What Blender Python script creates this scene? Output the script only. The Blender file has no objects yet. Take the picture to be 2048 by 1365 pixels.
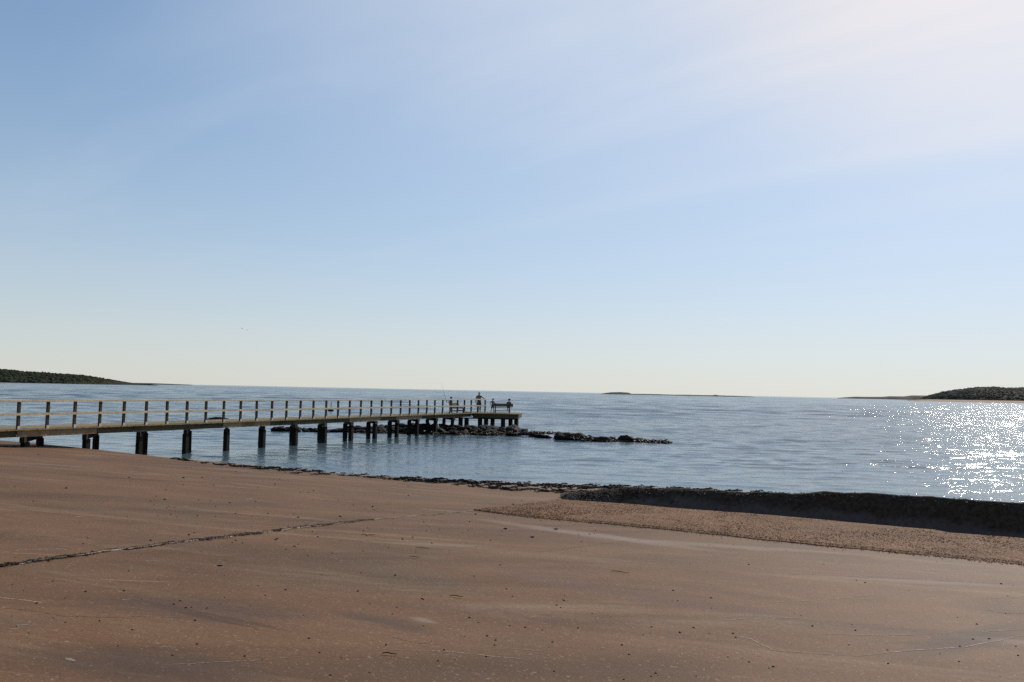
import bpy, bmesh, math, random
import numpy as np
from mathutils import Vector, Matrix, noise as mnoise

R = math.radians
scene = bpy.context.scene
COL = scene.collection
rng = np.random.default_rng(11)
random.seed(5)

# ------------------------------------------------------------------ camera
H = 3.1                                  # eye height above the water (water is z = 0)
FPX = 1640.0                             # focal length in px of a 2048 px wide frame
PITCH = math.atan(100 / FPX)
ROLL = R(1.155)
cam_d = bpy.data.cameras.new("camera")
cam_d.sensor_width = 36.0
cam_d.lens = FPX / 2048 * 36.0
cam_d.clip_start = 0.1
cam_d.clip_end = 60000
cam = bpy.data.objects.new("camera", cam_d)
COL.objects.link(cam)
cF = Vector((0, math.cos(PITCH), math.sin(PITCH)))
cR0 = Vector((1, 0, 0)); cU0 = cR0.cross(cF)
cR = cR0 * math.cos(ROLL) + cU0 * math.sin(ROLL)
cU = -cR0 * math.sin(ROLL) + cU0 * math.cos(ROLL)
cam.matrix_world = Matrix((( cR.x, cU.x, -cF.x, 0), (cR.y, cU.y, -cF.y, 0), (cR.z, cU.z, -cF.z, H), (0, 0, 0, 1)))
scene.camera = cam

# ------------------------------------------------------------------ light, sky, exposure
SUN_EL, SUN_AZ = R(32), R(35.3)            # azimuth clockwise from +Y
L = Vector((math.sin(SUN_AZ) * math.cos(SUN_EL), math.cos(SUN_AZ) * math.cos(SUN_EL), math.sin(SUN_EL)))
sd = bpy.data.lights.new("sun", 'SUN')
sd.energy = 3.6
sd.angle = R(0.5)
sd.color = (1.0, 0.93, 0.84)
sun = bpy.data.objects.new("sun", sd)
sun.rotation_euler = L.to_track_quat('Z', 'Y').to_euler()
COL.objects.link(sun)

w = bpy.data.worlds.new("World")
scene.world = w
w.use_nodes = True
nt = w.node_tree
nt.nodes.clear()
N = nt.nodes.new
out = N('ShaderNodeOutputWorld'); bg = N('ShaderNodeBackground'); sky = N('ShaderNodeTexSky')
sky.sky_type = 'NISHITA'; sky.sun_disc = False
sky.sun_elevation = SUN_EL; sky.sun_rotation = SUN_AZ
sky.altitude = 0; sky.air_density = 1.0; sky.dust_density = 0.3; sky.ozone_density = 3.0
bg.inputs['Strength'].default_value = 0.1
# thin cirrus: streaks in the direction of view, part of the sky itself
tc = N('ShaderNodeTexCoord')
sep = N('ShaderNodeSeparateXYZ'); nt.links.new(tc.outputs['Generated'], sep.inputs[0])
zc = N('ShaderNodeMath'); zc.operation = 'MAXIMUM'; zc.inputs[1].default_value = 0.02
nt.links.new(sep.outputs['Z'], zc.inputs[0])
dv = N('ShaderNodeVectorMath'); dv.operation = 'DIVIDE'
cmb = N('ShaderNodeCombineXYZ')
for k in range(3): nt.links.new(zc.outputs[0], cmb.inputs[k])
nt.links.new(tc.outputs['Generated'], dv.inputs[0]); nt.links.new(cmb.outputs[0], dv.inputs[1])
mp = N('ShaderNodeMapping'); mp.vector_type = 'TEXTURE'; mp.inputs['Rotation'].default_value = (0, 0, R(134)); mp.inputs['Scale'].default_value = (3.6, 1.0, 1)
nt.links.new(dv.outputs[0], mp.inputs[0])
nz = N('ShaderNodeTexNoise'); nz.inputs['Scale'].default_value = 1.1; nz.inputs['Detail'].default_value = 7
nz.inputs['Roughness'].default_value = 0.55; nz.inputs['Distortion'].default_value = 0.6
nt.links.new(mp.outputs[0], nz.inputs['Vector'])
rp = N('ShaderNodeValToRGB')
rp.color_ramp.elements[0].position = 0.47; rp.color_ramp.elements[0].color = (0, 0, 0, 1)
rp.color_ramp.elements[1].position = 0.85; rp.color_ramp.elements[1].color = (0.19, 0.19, 0.19, 1)
nt.links.new(nz.outputs['Fac'], rp.inputs[0])
# hazy evening air evens the sky out: a soft shoulder on its radiance
def vmath(op, a, b):
    z = N('ShaderNodeVectorMath'); z.operation = op
    for i, q in enumerate((a, b)):
        if isinstance(q, tuple): z.inputs[i].default_value = q
        else: nt.links.new(q, z.inputs[i])
    return z.outputs[0]
den = vmath('ADD', vmath('MULTIPLY', sky.outputs[0], (0.102, 0.100, 0.074)), (1, 1, 1))
soft = vmath('DIVIDE', vmath('MULTIPLY', sky.outputs[0], (1.41, 1.62, 1.65)), den)
# the veil of cirrus is thicker high up and on the sun's side
def mapr(src, a0, a1, b0, b1):
    z = N('ShaderNodeMapRange'); z.interpolation_type = 'SMOOTHSTEP'
    for nm, val in zip(('From Min', 'From Max', 'To Min', 'To Max'), (a0, a1, b0, b1)): z.inputs[nm].default_value = val
    nt.links.new(src, z.inputs['Value']); return z.outputs[0]
def fmath(op, a, b=0.0, clamp=False):
    z = N('ShaderNodeMath'); z.operation = op; z.use_clamp = clamp
    for i, q in enumerate((a, b)):
        if isinstance(q, (int, float)): z.inputs[i].default_value = q
        else: nt.links.new(q, z.inputs[i])
    return z.outputs[0]
dotn = N('ShaderNodeVectorMath'); dotn.operation = 'DOT_PRODUCT'; dotn.inputs[1].default_value = L
nt.links.new(tc.outputs['Generated'], dotn.inputs[0])
high = mapr(sep.outputs['Z'], 0.10, 0.42, 0.0, 1.0)
veil = fmath('MULTIPLY', fmath('MULTIPLY', mapr(dotn.outputs['Value'], 0.50, 0.97, 0.0, 0.54), high), fmath('ADD', fmath('MULTIPLY', nz.outputs['Fac'], 0.7), 0.7))
cir = fmath('MULTIPLY', rp.outputs[0], mapr(sep.outputs['Z'], 0.06, 0.25, 0.0, 1.0))
add = N('ShaderNodeMath'); add.operation = 'ADD'; add.use_clamp = True
nt.links.new(cir, add.inputs[0]); nt.links.new(veil, add.inputs[1])
# pale haze low over the sea
hz_f = fmath('MULTIPLY', fmath('POWER', 2.718, fmath('MULTIPLY', fmath('MAXIMUM', sep.outputs['Z'], 0.0), -6.0)), 0.68)
hzm = N('ShaderNodeMix'); hzm.data_type = 'RGBA'
nt.links.new(hz_f, hzm.inputs['Factor']); nt.links.new(soft, hzm.inputs['A']); hzm.inputs['B'].default_value = (7.1, 6.95, 6.5, 1)
soft = hzm.outputs['Result']
mx = N('ShaderNodeMix'); mx.data_type = 'RGBA'
nt.links.new(add.outputs[0], mx.inputs['Factor'])
nt.links.new(soft, mx.inputs['A']); glow = N('ShaderNodeMix'); glow.data_type = 'RGBA'
nt.links.new(mapr(dotn.outputs['Value'], 0.90, 0.99, 0.0, 1.0), glow.inputs['Factor'])
glow.inputs['A'].default_value = (7.3, 7.8, 8.7, 1); glow.inputs['B'].default_value = (10.2, 9.2, 8.4, 1)
nt.links.new(glow.outputs['Result'], mx.inputs['B'])
nt.links.new(mx.outputs['Result'], bg.inputs['Color'])
nt.links.new(bg.outputs[0], out.inputs['Surface'])

vs = scene.view_settings
vs.view_transform = 'Standard'; vs.look = 'None'; vs.exposure = 0.0; vs.gamma = 1.0; vs.use_curve_mapping = False
scene.cycles.use_denoising = False
scene.cycles.max_bounces = 6
scene.cycles.caustics_reflective = False
scene.cycles.caustics_refractive = False
scene.cycles.sample_clamp_indirect = 3.0

# ------------------------------------------------------------------ helpers
def ray(x, y):
    """direction of the photograph's pixel (2048 frame), length 1 along +Y"""
    d = cF * FPX + cR * (x - 1024) - cU * (y - 682.5)
    return d / d.y

def at(x, y, Y):
    """the point seen at pixel x, y that stands Y metres out"""
    return ray(x, y) * Y + Vector((0, 0, H))

def on_level(x, y, z):
    d = ray(x, y)
    return d * ((z - H) / d.z) + Vector((0, 0, H))

def smooth(t):
    t = np.clip(t, 0, 1)
    return t * t * (3 - 2 * t)

def tag(o, label=None, cat=None, group=None, kind=None):
    if label: o['label'] = label
    if cat: o['category'] = cat
    if group: o['group'] = group
    if kind: o['kind'] = kind
    return o

def empty(name, loc=(0, 0, 0), rz=0):
    o = bpy.data.objects.new(name, None)
    o.location = loc; o.rotation_euler.z = rz
    o.empty_display_size = 0.2
    COL.objects.link(o)
    return o

class MB:
    def __init__(s): s.v = []; s.f = []
    def add(s, vs, fs):
        n = len(s.v); s.v += [tuple(v) for v in vs]; s.f += [tuple(i + n for i in f) for f in fs]; return s
    def frame_box(s, c, ax, ay, az):
        """box round centre c with half-extent vectors ax, ay, az"""
        c, ax, ay, az = map(Vector, (c, ax, ay, az))
        vs = [c + ax * i + ay * j + az * k for i in (-1, 1) for j in (-1, 1) for k in (-1, 1)]
        return s.add(vs, [(0, 1, 3, 2), (4, 6, 7, 5), (0, 4, 5, 1), (2, 3, 7, 6), (0, 2, 6, 4), (1, 5, 7, 3)])
    def box(s, x0, x1, y0, y1, z0, z1):
        return s.frame_box(((x0 + x1) / 2, (y0 + y1) / 2, (z0 + z1) / 2), ((x1 - x0) / 2, 0, 0), (0, (y1 - y0) / 2, 0), (0, 0, (z1 - z0) / 2))
    def bar(s, a, b, w, h, up=(0, 0, 1)):
        a, b, up = Vector(a), Vector(b), Vector(up)
        d = (b - a); l = d.length; d.normalize()
        sx = d.cross(up).normalized(); uz = sx.cross(d)
        return s.frame_box((a + b) / 2, d * (l / 2), sx * (w / 2), uz * (h / 2))
    def tube(s, pts, rads, n=8):
        pts = [Vector(p) for p in pts]; rings = []
        for i, p in enumerate(pts):
            d = (pts[min(i + 1, len(pts) - 1)] - pts[max(i - 1, 0)]).normalized()
            sx = d.orthogonal().normalized(); sy = d.cross(sx)
            rings.append([p + (sx * math.cos(2 * math.pi * k / n) + sy * math.sin(2 * math.pi * k / n)) * rads[i] for k in range(n)])
        vs = [q for r_ in rings for q in r_]
        fs = [(i * n + k, i * n + (k + 1) % n, (i + 1) * n + (k + 1) % n, (i + 1) * n + k) for i in range(len(pts) - 1) for k in range(n)]
        fs += [tuple(range(n))[::-1], tuple((len(pts) - 1) * n + k for k in range(n))]
        return s.add(vs, fs)
    def build(s, name, mat, parent=None, smooth_=False, bevel=0.0):
        me = bpy.data.meshes.new(name)
        me.from_pydata(s.v, [], s.f); me.update()
        bm = bmesh.new(); bm.from_mesh(me)
        bmesh.ops.recalc_face_normals(bm, faces=bm.faces)
        if bevel > 0:
            bmesh.ops.bevel(bm, geom=list(bm.edges), offset=bevel, segments=1, affect='EDGES')
        bm.to_mesh(me); bm.free()
        me.materials.append(mat)
        if smooth_:
            for p in me.polygons: p.use_smooth = True
        o = bpy.data.objects.new(name, me)
        COL.objects.link(o)
        if parent: o.parent = parent
        return o

def np_mesh(name, verts, faces, mat, smooth_=True, parent=None):
    """faces: (n,3) or (n,4) array"""
    me = bpy.data.meshes.new(name)
    verts = np.asarray(verts, dtype=np.float32); faces = np.asarray(faces, dtype=np.int32)
    k = faces.shape[1]
    me.vertices.add(len(verts)); me.vertices.foreach_set('co', verts.ravel())
    me.loops.add(faces.size); me.loops.foreach_set('vertex_index', faces.ravel())
    me.polygons.add(len(faces)); me.polygons.foreach_set('loop_start', np.arange(0, faces.size, k, dtype=np.int32))
    me.polygons.foreach_set('loop_total', np.full(len(faces), k, dtype=np.int32))
    me.polygons.foreach_set('use_smooth', np.full(len(faces), smooth_, dtype=bool))
    me.update(calc_edges=True)
    me.materials.append(mat)
    o = bpy.data.objects.new(name, me); COL.objects.link(o)
    if parent: o.parent = parent
    return o

def grid_faces(nr, nc):
    a = np.arange(nr * nc).reshape(nr, nc)
    return np.stack([a[:-1, :-1].ravel(), a[:-1, 1:].ravel(), a[1:, 1:].ravel(), a[1:, :-1].ravel()], 1)

# ---- node helpers
class Mat:
    def __init__(s, name, rough=0.6, spec=0.5, base=(0.5, 0.5, 0.5)):
        s.m = bpy.data.materials.new(name); s.m.use_nodes = True
        s.t = s.m.node_tree; s.b = s.t.nodes['Principled BSDF']
        s.b.inputs['Roughness'].default_value = rough
        s.b.inputs['Specular IOR Level'].default_value = spec
        s.b.inputs['Base Color'].default_value = (*base, 1)
        s.c = s.t.nodes.new('ShaderNodeTexCoord')
    def n(s, t, **k):
        nd = s.t.nodes.new(t)
        for a, b in k.items(): setattr(nd, a, b)
        return nd
    def l(s, a, b): s.t.links.new(a, b)
    def mapping(s, scale=(1, 1, 1), rot=(0, 0, 0), src='Object'):
        m = s.n('ShaderNodeMapping', vector_type='TEXTURE'); m.inputs['Scale'].default_value = tuple(1 / q for q in scale); m.inputs['Rotation'].default_value = rot
        s.l(s.c.outputs[src], m.inputs[0]); return m.outputs[0]
    def noise(s, vec, scale, detail=4, rough=0.5, dist=0.0):
        z = s.n('ShaderNodeTexNoise'); z.inputs['Scale'].default_value = scale; z.inputs['Detail'].default_value = detail
        z.inputs['Roughness'].default_value = rough; z.inputs['Distortion'].default_value = dist
        s.l(vec, z.inputs['Vector']); return z.outputs['Fac']
    def voro(s, vec, scale, out='Distance', feature='F1', rand=1.0):
        z = s.n('ShaderNodeTexVoronoi', feature=feature); z.inputs['Scale'].default_value = scale
        z.inputs['Randomness'].default_value = rand
        s.l(vec, z.inputs['Vector']); return z.outputs[out]
    def ramp(s, fac, *stops):
        z = s.n('ShaderNodeValToRGB'); e = z.color_ramp.elements
        while len(e) < len(stops): e.new(0.5)
        for i, (p, c) in enumerate(stops):
            e[i].position = p; e[i].color = (*c, 1) if isinstance(c, tuple) else (c, c, c, 1)
        s.l(fac, z.inputs[0]); return z.outputs[0]
    def mix(s, fac, a, b, blend='MIX'):
        z = s.n('ShaderNodeMix', data_type='RGBA', blend_type=blend)
        for key, v in (('Factor', fac), ('A', a), ('B', b)):
            if isinstance(v, (int, float)): z.inputs[key].default_value = v if key == 'Factor' else (v, v, v, 1)
            elif isinstance(v, tuple): z.inputs[key].default_value = (*v, 1)
            else: s.l(v, z.inputs[key])
        return z.outputs['Result']
    def math(s, op, a, b=0.0, clamp=False):
        z = s.n('ShaderNodeMath', operation=op, use_clamp=clamp)
        for i, v in enumerate((a, b)):
            if isinstance(v, (int, float)): z.inputs[i].default_value = v
            else: s.l(v, z.inputs[i])
        return z.outputs[0]
    def bump(s, h, strength=1.0, dist=0.01, prev=None):
        z = s.n('ShaderNodeBump'); z.inputs['Strength'].default_value = strength; z.inputs['Distance'].default_value = dist
        s.l(h, z.inputs['Height'])
        if prev is not None: s.l(prev, z.inputs['Normal'])
        return z.outputs[0]
    def color(s, c): s.l(c, s.b.inputs['Base Color']); return s
    def normal(s, c): s.l(c, s.b.inputs['Normal']); return s

# ------------------------------------------------------------------ materials
def mat_wood(name, c0, c1, stain=(0.05, 0.045, 0.02), amount=0.5, rough=0.75):
    M = Mat(name, rough, 0.2)
    v = M.mapping((1, 1, 1))
    oi = M.n('ShaderNodeObjectInfo')
    a = M.noise(v, 9, 5, 0.65)
    b = M.noise(v, 1.3, 4, 0.6)
    c = M.ramp(a, (0.3, c0), (0.7, c1))
    c = M.mix(M.math('MULTIPLY', M.ramp(b, (0.48, 0.0), (0.66, 1.0)), amount), c, stain)
    c = M.mix(0.5, c, M.ramp(oi.outputs['Random'], (0.0, 0.7), (1.0, 1.0)), 'MULTIPLY')
    M.color(c); M.normal(M.bump(a, 0.4, 0.01))
    return M.m

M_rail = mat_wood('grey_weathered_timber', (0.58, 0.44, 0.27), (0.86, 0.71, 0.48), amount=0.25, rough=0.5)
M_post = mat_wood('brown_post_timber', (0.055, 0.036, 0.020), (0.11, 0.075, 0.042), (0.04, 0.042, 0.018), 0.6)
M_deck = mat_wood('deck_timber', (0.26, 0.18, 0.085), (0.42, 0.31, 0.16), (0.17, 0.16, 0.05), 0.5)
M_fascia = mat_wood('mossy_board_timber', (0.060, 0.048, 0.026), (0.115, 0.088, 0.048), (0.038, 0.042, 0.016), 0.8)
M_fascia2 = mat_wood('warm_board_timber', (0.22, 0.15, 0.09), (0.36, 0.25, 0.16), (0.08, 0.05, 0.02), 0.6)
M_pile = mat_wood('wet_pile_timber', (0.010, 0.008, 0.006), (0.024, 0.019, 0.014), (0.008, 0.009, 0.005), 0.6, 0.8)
M_bench = mat_wood('bench_timber', (0.07, 0.055, 0.045), (0.13, 0.10, 0.08), amount=0.3)
M_steel = Mat('galvanised_steel', 0.45, 0.5, (0.55, 0.56, 0.55)).m
M_pale = Mat('pale_plate', 0.6, 0.4, (0.7, 0.69, 0.66)).m

def mat_ground():
    M = Mat('sandy_pavement', 0.75, 0.13)
    P = M.c.outputs['Object']
    big = M.noise(P, 0.22, 5, 0.55, 0.4)
    mid = M.noise(M.mapping((0.6, 1.25, 1), (0, 0, R(-8))), 0.8, 7, 0.62, 1.0)
    fine = M.noise(P, 17, 5, 0.75)
    grain = M.noise(P, 60, 4, 0.75)
    c = M.ramp(mid, (0.3, (0.139, 0.071, 0.033)), (0.5, (0.185, 0.096, 0.044)), (0.7, (0.218, 0.119, 0.058)))
    c = M.mix(M.ramp(big, (0.35, 0.0), (0.65, 0.35)), c, (0.197, 0.093, 0.049))
    tone = M.noise(M.mapping((0.5, 1.0, 1), (0, 0, R(-18))), 0.33, 6, 0.6, 0.9)
    c = M.mix(M.ramp(tone, (0.52, 0.0), (0.68, 0.65)), c, (0.130, 0.092, 0.055))
    c = M.mix(M.ramp(tone, (0.30, 0.7), (0.46, 0.0)), c, (0.143, 0.077, 0.059))
    # damp, slightly darker sweeps and pale scuffs left by wheels and drifting sand
    dark = M.noise(M.mapping((0.26, 0.9, 1), (0, 0, R(12))), 0.5, 6, 0.6, 1.4)
    c = M.mix(M.ramp(dark, (0.50, 0.0), (0.66, 0.75)), c, (0.096, 0.051, 0.027))
    pale = M.noise(M.mapping((0.26, 1.3, 1), (0, 0, R(-14))), 0.45, 8, 0.65, 1.8)
    c = M.mix(M.ramp(pale, (0.54, 0.0), (0.72, 0.6)), c, (0.336, 0.230, 0.132))
    for ang, sc, th, w in ((9, 0.8, 0.70, 1.2), (-7, 0.55, 0.71, 0.9), (-24, 0.7, 0.725, 1.0)):
        scr = M.noise(M.mapping((0.22, 7.0, 1), (0, 0, R(ang))), sc, 3, 0.5, w)
        c = M.mix(M.ramp(scr, (th, 0.0), (th + 0.035, 0.55)), c, (0.426, 0.302, 0.181))
        dk = M.ramp(scr, (0.30 - 0.035, 0.5), (0.30, 0.0))
        c = M.mix(dk, c, (0.067, 0.035, 0.018))
    c = M.mix(M.ramp(fine, (0.3, 0.45), (0.65, 0.0)), c, (0.096, 0.050, 0.027))
    c = M.mix(M.ramp(grain, (0.58, 0.0), (0.75, 0.6)), c, (0.404, 0.273, 0.153))
    c = M.mix(M.ramp(grain, (0.25, 0.6), (0.42, 0.0)), c, (0.056, 0.030, 0.014))
    spk = M.noise(P, 30, 2, 0.5)
    c = M.mix(M.ramp(spk, (0.64, 0.0), (0.72, 0.55)), c, (0.357, 0.275, 0.198))
    c = M.mix(M.ramp(spk, (0.27, 0.5), (0.34, 0.0)), c, (0.049, 0.030, 0.019))
    # the wet margin along the waterline
    gp = M.n('ShaderNodeNewGeometry'); zz = M.n('ShaderNodeSeparateXYZ'); M.l(gp.outputs['Position'], zz.inputs[0])
    wet = M.ramp(M.math('ADD', zz.outputs['Z'], M.math('MULTIPLY', M.math('SUBTRACT', big, 0.5), 0.10)), (0.05, 1.0), (0.13, 0.0))
    c = M.mix(M.math('MULTIPLY', wet, 0.4), c, (0.070, 0.049, 0.040))
    M.l(M.ramp(wet, (0.0, 0.75), (1.0, 0.22)), M.b.inputs['Roughness'])
    M.l(M.ramp(wet, (0.0, 0.13), (1.0, 0.5)), M.b.inputs['Specular IOR Level'])
    M.color(c)
    bm = M.bump(mid, 0.3, 0.03)
    bm = M.bump(fine, 0.6, 0.008, bm)
    bm = M.bump(grain, 0.8, 0.003, bm)
    M.normal(bm)
    return M.m

def mat_strip():
    M = Mat('pebbled_paving', 0.85, 0.06)
    P = M.c.outputs['Object']
    v = M.voro(P, 34); vc = M.voro(P, 34, 'Color')
    big = M.noise(P, 0.9, 4, 0.6)
    c = M.ramp(vc, (0.0, (0.10, 0.050, 0.026)), (0.5, (0.33, 0.175, 0.092)), (0.85, (0.50, 0.28, 0.155)), (1.0, (0.78, 0.58, 0.42)))
    c = M.mix(M.ramp(v, (0.30, 0.0), (0.7, 0.8)), c, (0.05, 0.03, 0.018))
    c = M.mix(M.ramp(big, (0.4, 0.0), (0.7, 0.4)), c, (0.10, 0.062, 0.04))
    M.color(c); M.normal(M.bump(M.ramp(v, (0.0, 1.0), (0.7, 0.0)), 0.9, 0.009))
    return M.m

def mat_sand():
    M = Mat('beach_sand', 0.8, 0.2)
    P = M.c.outputs['Object']
    a = M.noise(P, 1.4, 5, 0.6); g = M.noise(P, 60, 3, 0.6)
    c = M.ramp(a, (0.3, (0.16, 0.125, 0.10)), (0.7, (0.26, 0.21, 0.17)))
    M.color(c); M.normal(M.bump(g, 0.5, 0.006)); return M.m

def mat_weed(name, c0, c1, rough=0.7):
    M = Mat(name, rough, 0.12)
    a = M.noise(M.c.outputs['Object'], 11, 4, 0.7)
    M.color(M.ramp(a, (0.3, c0), (0.75, c1))); M.normal(M.bump(a, 0.8, 0.03)); return M.m

def mat_rock(name, c0, c1, weed=(0.03, 0.02, 0.01)):
    M = Mat(name, 0.75, 0.12)
    P = M.c.outputs['Object']; g = M.n('ShaderNodeNewGeometry')
    a = M.noise(P, 5, 6, 0.7); b = M.noise(P, 1.5, 3, 0.6)
    c = M.ramp(a, (0.3, c0), (0.7, c1))
    z = M.n('ShaderNodeSeparateXYZ'); M.l(g.outputs['Position'], z.inputs[0])
    wet = M.ramp(M.math('ADD', z.outputs['Z'], M.math('MULTIPLY', b, 0.35)), (0.32, 1.0), (0.5, 0.0))   # tide line
    M.color(M.mix(wet, c, weed)); M.normal(M.bump(a, 0.8, 0.06)); return M.m

def mat_water():
    M = Mat('sea_water', 0.06, 0.5, (0.006, 0.030, 0.036))
    M.b.inputs['IOR'].default_value = 1.333
    P = M.c.outputs['Object']
    h1 = M.noise(M.mapping((0.34, 1.0, 1), (0, 0, R(8))), 6.0, 3, 0.55, 0.3)
    h2 = M.noise(M.mapping((0.45, 1.0, 1), (0, 0, R(-6))), 2.2, 4, 0.6, 0.3)
    h3 = M.noise(M.mapping((0.35, 1.0, 1), (0, 0, R(3))), 0.35, 4, 0.6)
    h4 = M.noise(M.mapping((0.3, 1.0, 1), (0, 0, R(5))), 0.045, 4, 0.6)
    h0 = M.noise(M.mapping((0.4, 1.0, 1)), 19.0, 2, 0.5)
    # wind: hardly any in the cove behind the breakwater, more in the open water
    sp = M.n('ShaderNodeSeparateXYZ'); M.l(P, sp.inputs[0])
    def wind(a0, a1, v0, v1):
        q = M.n('ShaderNodeMapRange'); q.interpolation_type = 'SMOOTHSTEP'
        for nm, val in zip(('From Min', 'From Max', 'To Min', 'To Max'), (a0, a1, v0, v1)): q.inputs[nm].default_value = val
        M.l(sp.outputs['Y'], q.inputs['Value']); return q.outputs[0]
    openw = M.n('ShaderNodeMapRange'); openw.interpolation_type = 'SMOOTHSTEP'
    for nm, val in zip(('From Min', 'From Max', 'To Min', 'To Max'), (2.0, 14.0, 0.0, 0.12)): openw.inputs[nm].default_value = val
    M.l(sp.outputs['X'], openw.inputs['Value'])
    near_w = M.math('ADD', wind(36, 66, 0.85, 1.0), openw.outputs[0])
    mid_w = M.math('ADD', near_w, wind(45, 140, 0.0, 0.7))
    bm = M.bump(M.math('MULTIPLY', h4, wind(120, 700, 0.1, 1.0)), 1.0, 1.9)
    bm = M.bump(M.math('MULTIPLY', h3, wind(50, 220, 0.2, 1.0)), 1.0, 0.34, bm)
    bm = M.bump(M.math('MULTIPLY', h2, mid_w), 1.0, 0.050, bm)
    bm = M.bump(M.math('MULTIPLY', h1, near_w), 1.0, 0.020, bm)
    bm = M.bump(M.math('MULTIPLY', h0, near_w), 1.0, 0.0042, bm)
    M.normal(bm)
    # over the shallow sandy bottom of the cove the water is paler
    M.color(M.mix(wind(34, 68, 1.0, 0.0), (0.005, 0.032, 0.046), (0.085, 0.128, 0.145)))
    # the wind-ruffled water far out is rougher than the sheltered cove
    mr = M.n('ShaderNodeMapRange'); mr.inputs['From Min'].default_value = 40; mr.inputs['From Max'].default_value = 900
    mr.inputs['To Min'].default_value = 0.095; mr.inputs['To Max'].default_value = 0.15
    M.l(sp.outputs['Y'], mr.inputs['Value']); M.l(mr.outputs[0], M.b.inputs['Roughness'])
    return M.m

def mat_land(name, c0, c1, c2):
    M = Mat(name, 0.9, 0.1)
    P = M.c.outputs['Object']
    a = M.noise(P, 0.03, 6, 0.7); b = M.noise(P, 0.006, 4, 0.6)
    c = M.ramp(a, (0.3, c0), (0.7, c1)); c = M.mix(M.ramp(b, (0.45, 0.0), (0.65, 0.7)), c, c2)
    M.color(c); return M.m

M_ground = mat_ground(); M_strip = mat_strip(); M_sand = mat_sand()
M_weed = mat_weed('dry_seaweed', (0.010, 0.008, 0.006), (0.045, 0.033, 0.022))
M_kelp = mat_weed('brown_kelp', (0.030, 0.014, 0.008), (0.085, 0.040, 0.020), 0.45)
def mat_bank():
    M = Mat('weed_matted_sand', 0.95, 0.05)
    P = M.c.outputs['Object']; a = M.noise(P, 11, 5, 0.7); b = M.noise(P, 1.6, 4, 0.6)
    z = M.n('ShaderNodeSeparateXYZ'); M.l(P, z.inputs[0])
    low = M.ramp(M.math('ADD', z.outputs['Z'], M.math('MULTIPLY', M.math('SUBTRACT', b, 0.5), 0.5)), (0.38, 1.0), (0.52, 0.0))
    c = M.ramp(a, (0.3, (0.016, 0.012, 0.008)), (0.75, (0.075, 0.056, 0.040)))
    M.color(M.mix(low, c, M.ramp(a, (0.3, (0.060, 0.048, 0.042)), (0.75, (0.105, 0.086, 0.075))))); M.normal(M.bump(a, 0.6, 0.03)); return M.m
M_bank = mat_bank()
M_rock = mat_rock('dark_boulder_stone', (0.013, 0.012, 0.010), (0.040, 0.035, 0.030), (0.010, 0.007, 0.004))
M_beam_end = mat_rock('pale_beam_end_surface', (0.32, 0.28, 0.24), (0.5, 0.45, 0.4))
def mat_pale_sand():
    M = Mat('pale_blown_sand', 0.8, 0.2)
    a = M.noise(M.c.outputs['Object'], 8, 4, 0.7)
    M.color(M.ramp(a, (0.3, (0.19, 0.14, 0.105)), (0.7, (0.38, 0.30, 0.24)))); return M.m
M_shell_sand = mat_pale_sand()
M_water = mat_water()
M_stone = Mat('black_pebble_stone', 0.7, 0.2, (0.018, 0.014, 0.011)).m
M_glint = Mat('white_glint', 0.35, 0.5, (0.72, 0.68, 0.62)).m  # white colour standing for sun glints on the grit

# ------------------------------------------------------------------ lie of the land
def lateral(X):
    X = np.asarray(X, float)
    neg = -1.12 * np.tanh(-np.minimum(X, 0) * 0.048 / 1.12) - 0.0
    s = 1.2
    soft = 0.029 * X - 0.019 * np.sqrt(X * X + s * s) + 0.019 * s     # slope .048 on the left, .010 on the right
    return np.where(X < -14, soft * 0 + (0.029 * -14 - 0.019 * math.sqrt(196 + s * s) + 0.019 * s) - 0.42 * np.tanh((-14 - X) * 0.048 / 0.42), soft)

SHORE_X = np.array([-200, -60, -32, -22, -15.8, -10.5, -5.95, -2.2, 1.9, 7.9, 11.5, 15.6, 40, 200])
SHORE_Y = np.array([120, 60, 46, 40, 36.0, 32.8, 30.1, 29.0, 28.3, 27.0, 25.4, 23.4, 20.5, 18.0])
def shore(X): return np.interp(X, SHORE_X, SHORE_Y)

EDGE_PX = [(1118, 1001.5), (1250, 1010), (1350, 1019), (1500, 1030), (1640, 1042), (1760, 1054), (1870, 1063), (1900, 1069), (2048, 1080), (2300, 1102), (2700, 1136)]
FRONT_PX = [(948, 1022), (1060, 1035), (1200, 1047), (1350, 1061), (1500, 1077), (1700, 1097), (1850, 1111), (2048, 1131), (2300, 1156), (2700, 1196)]

def base_drop(X, Y):
    """fall below the eye of the sloping pavement"""
    Yc = np.maximum(np.asarray(Y, float), -4)
    return 1.6 + 0.0537 * Yc + lateral(X)

def ground_plain(X, Y):
    X = np.asarray(X, float); Y = np.asarray(Y, float)
    Ys = shore(X)
    d = base_drop(X, np.minimum(Y, Ys))
    c = H - base_drop(X, Ys)
    m = 5.0
    d = d + c * smooth((Y - (Ys - m)) / m)
    out_ = np.maximum(Y - Ys, 0)
    d = d + np.minimum(out_ * 0.07, 3.0)
    return H - d

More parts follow.
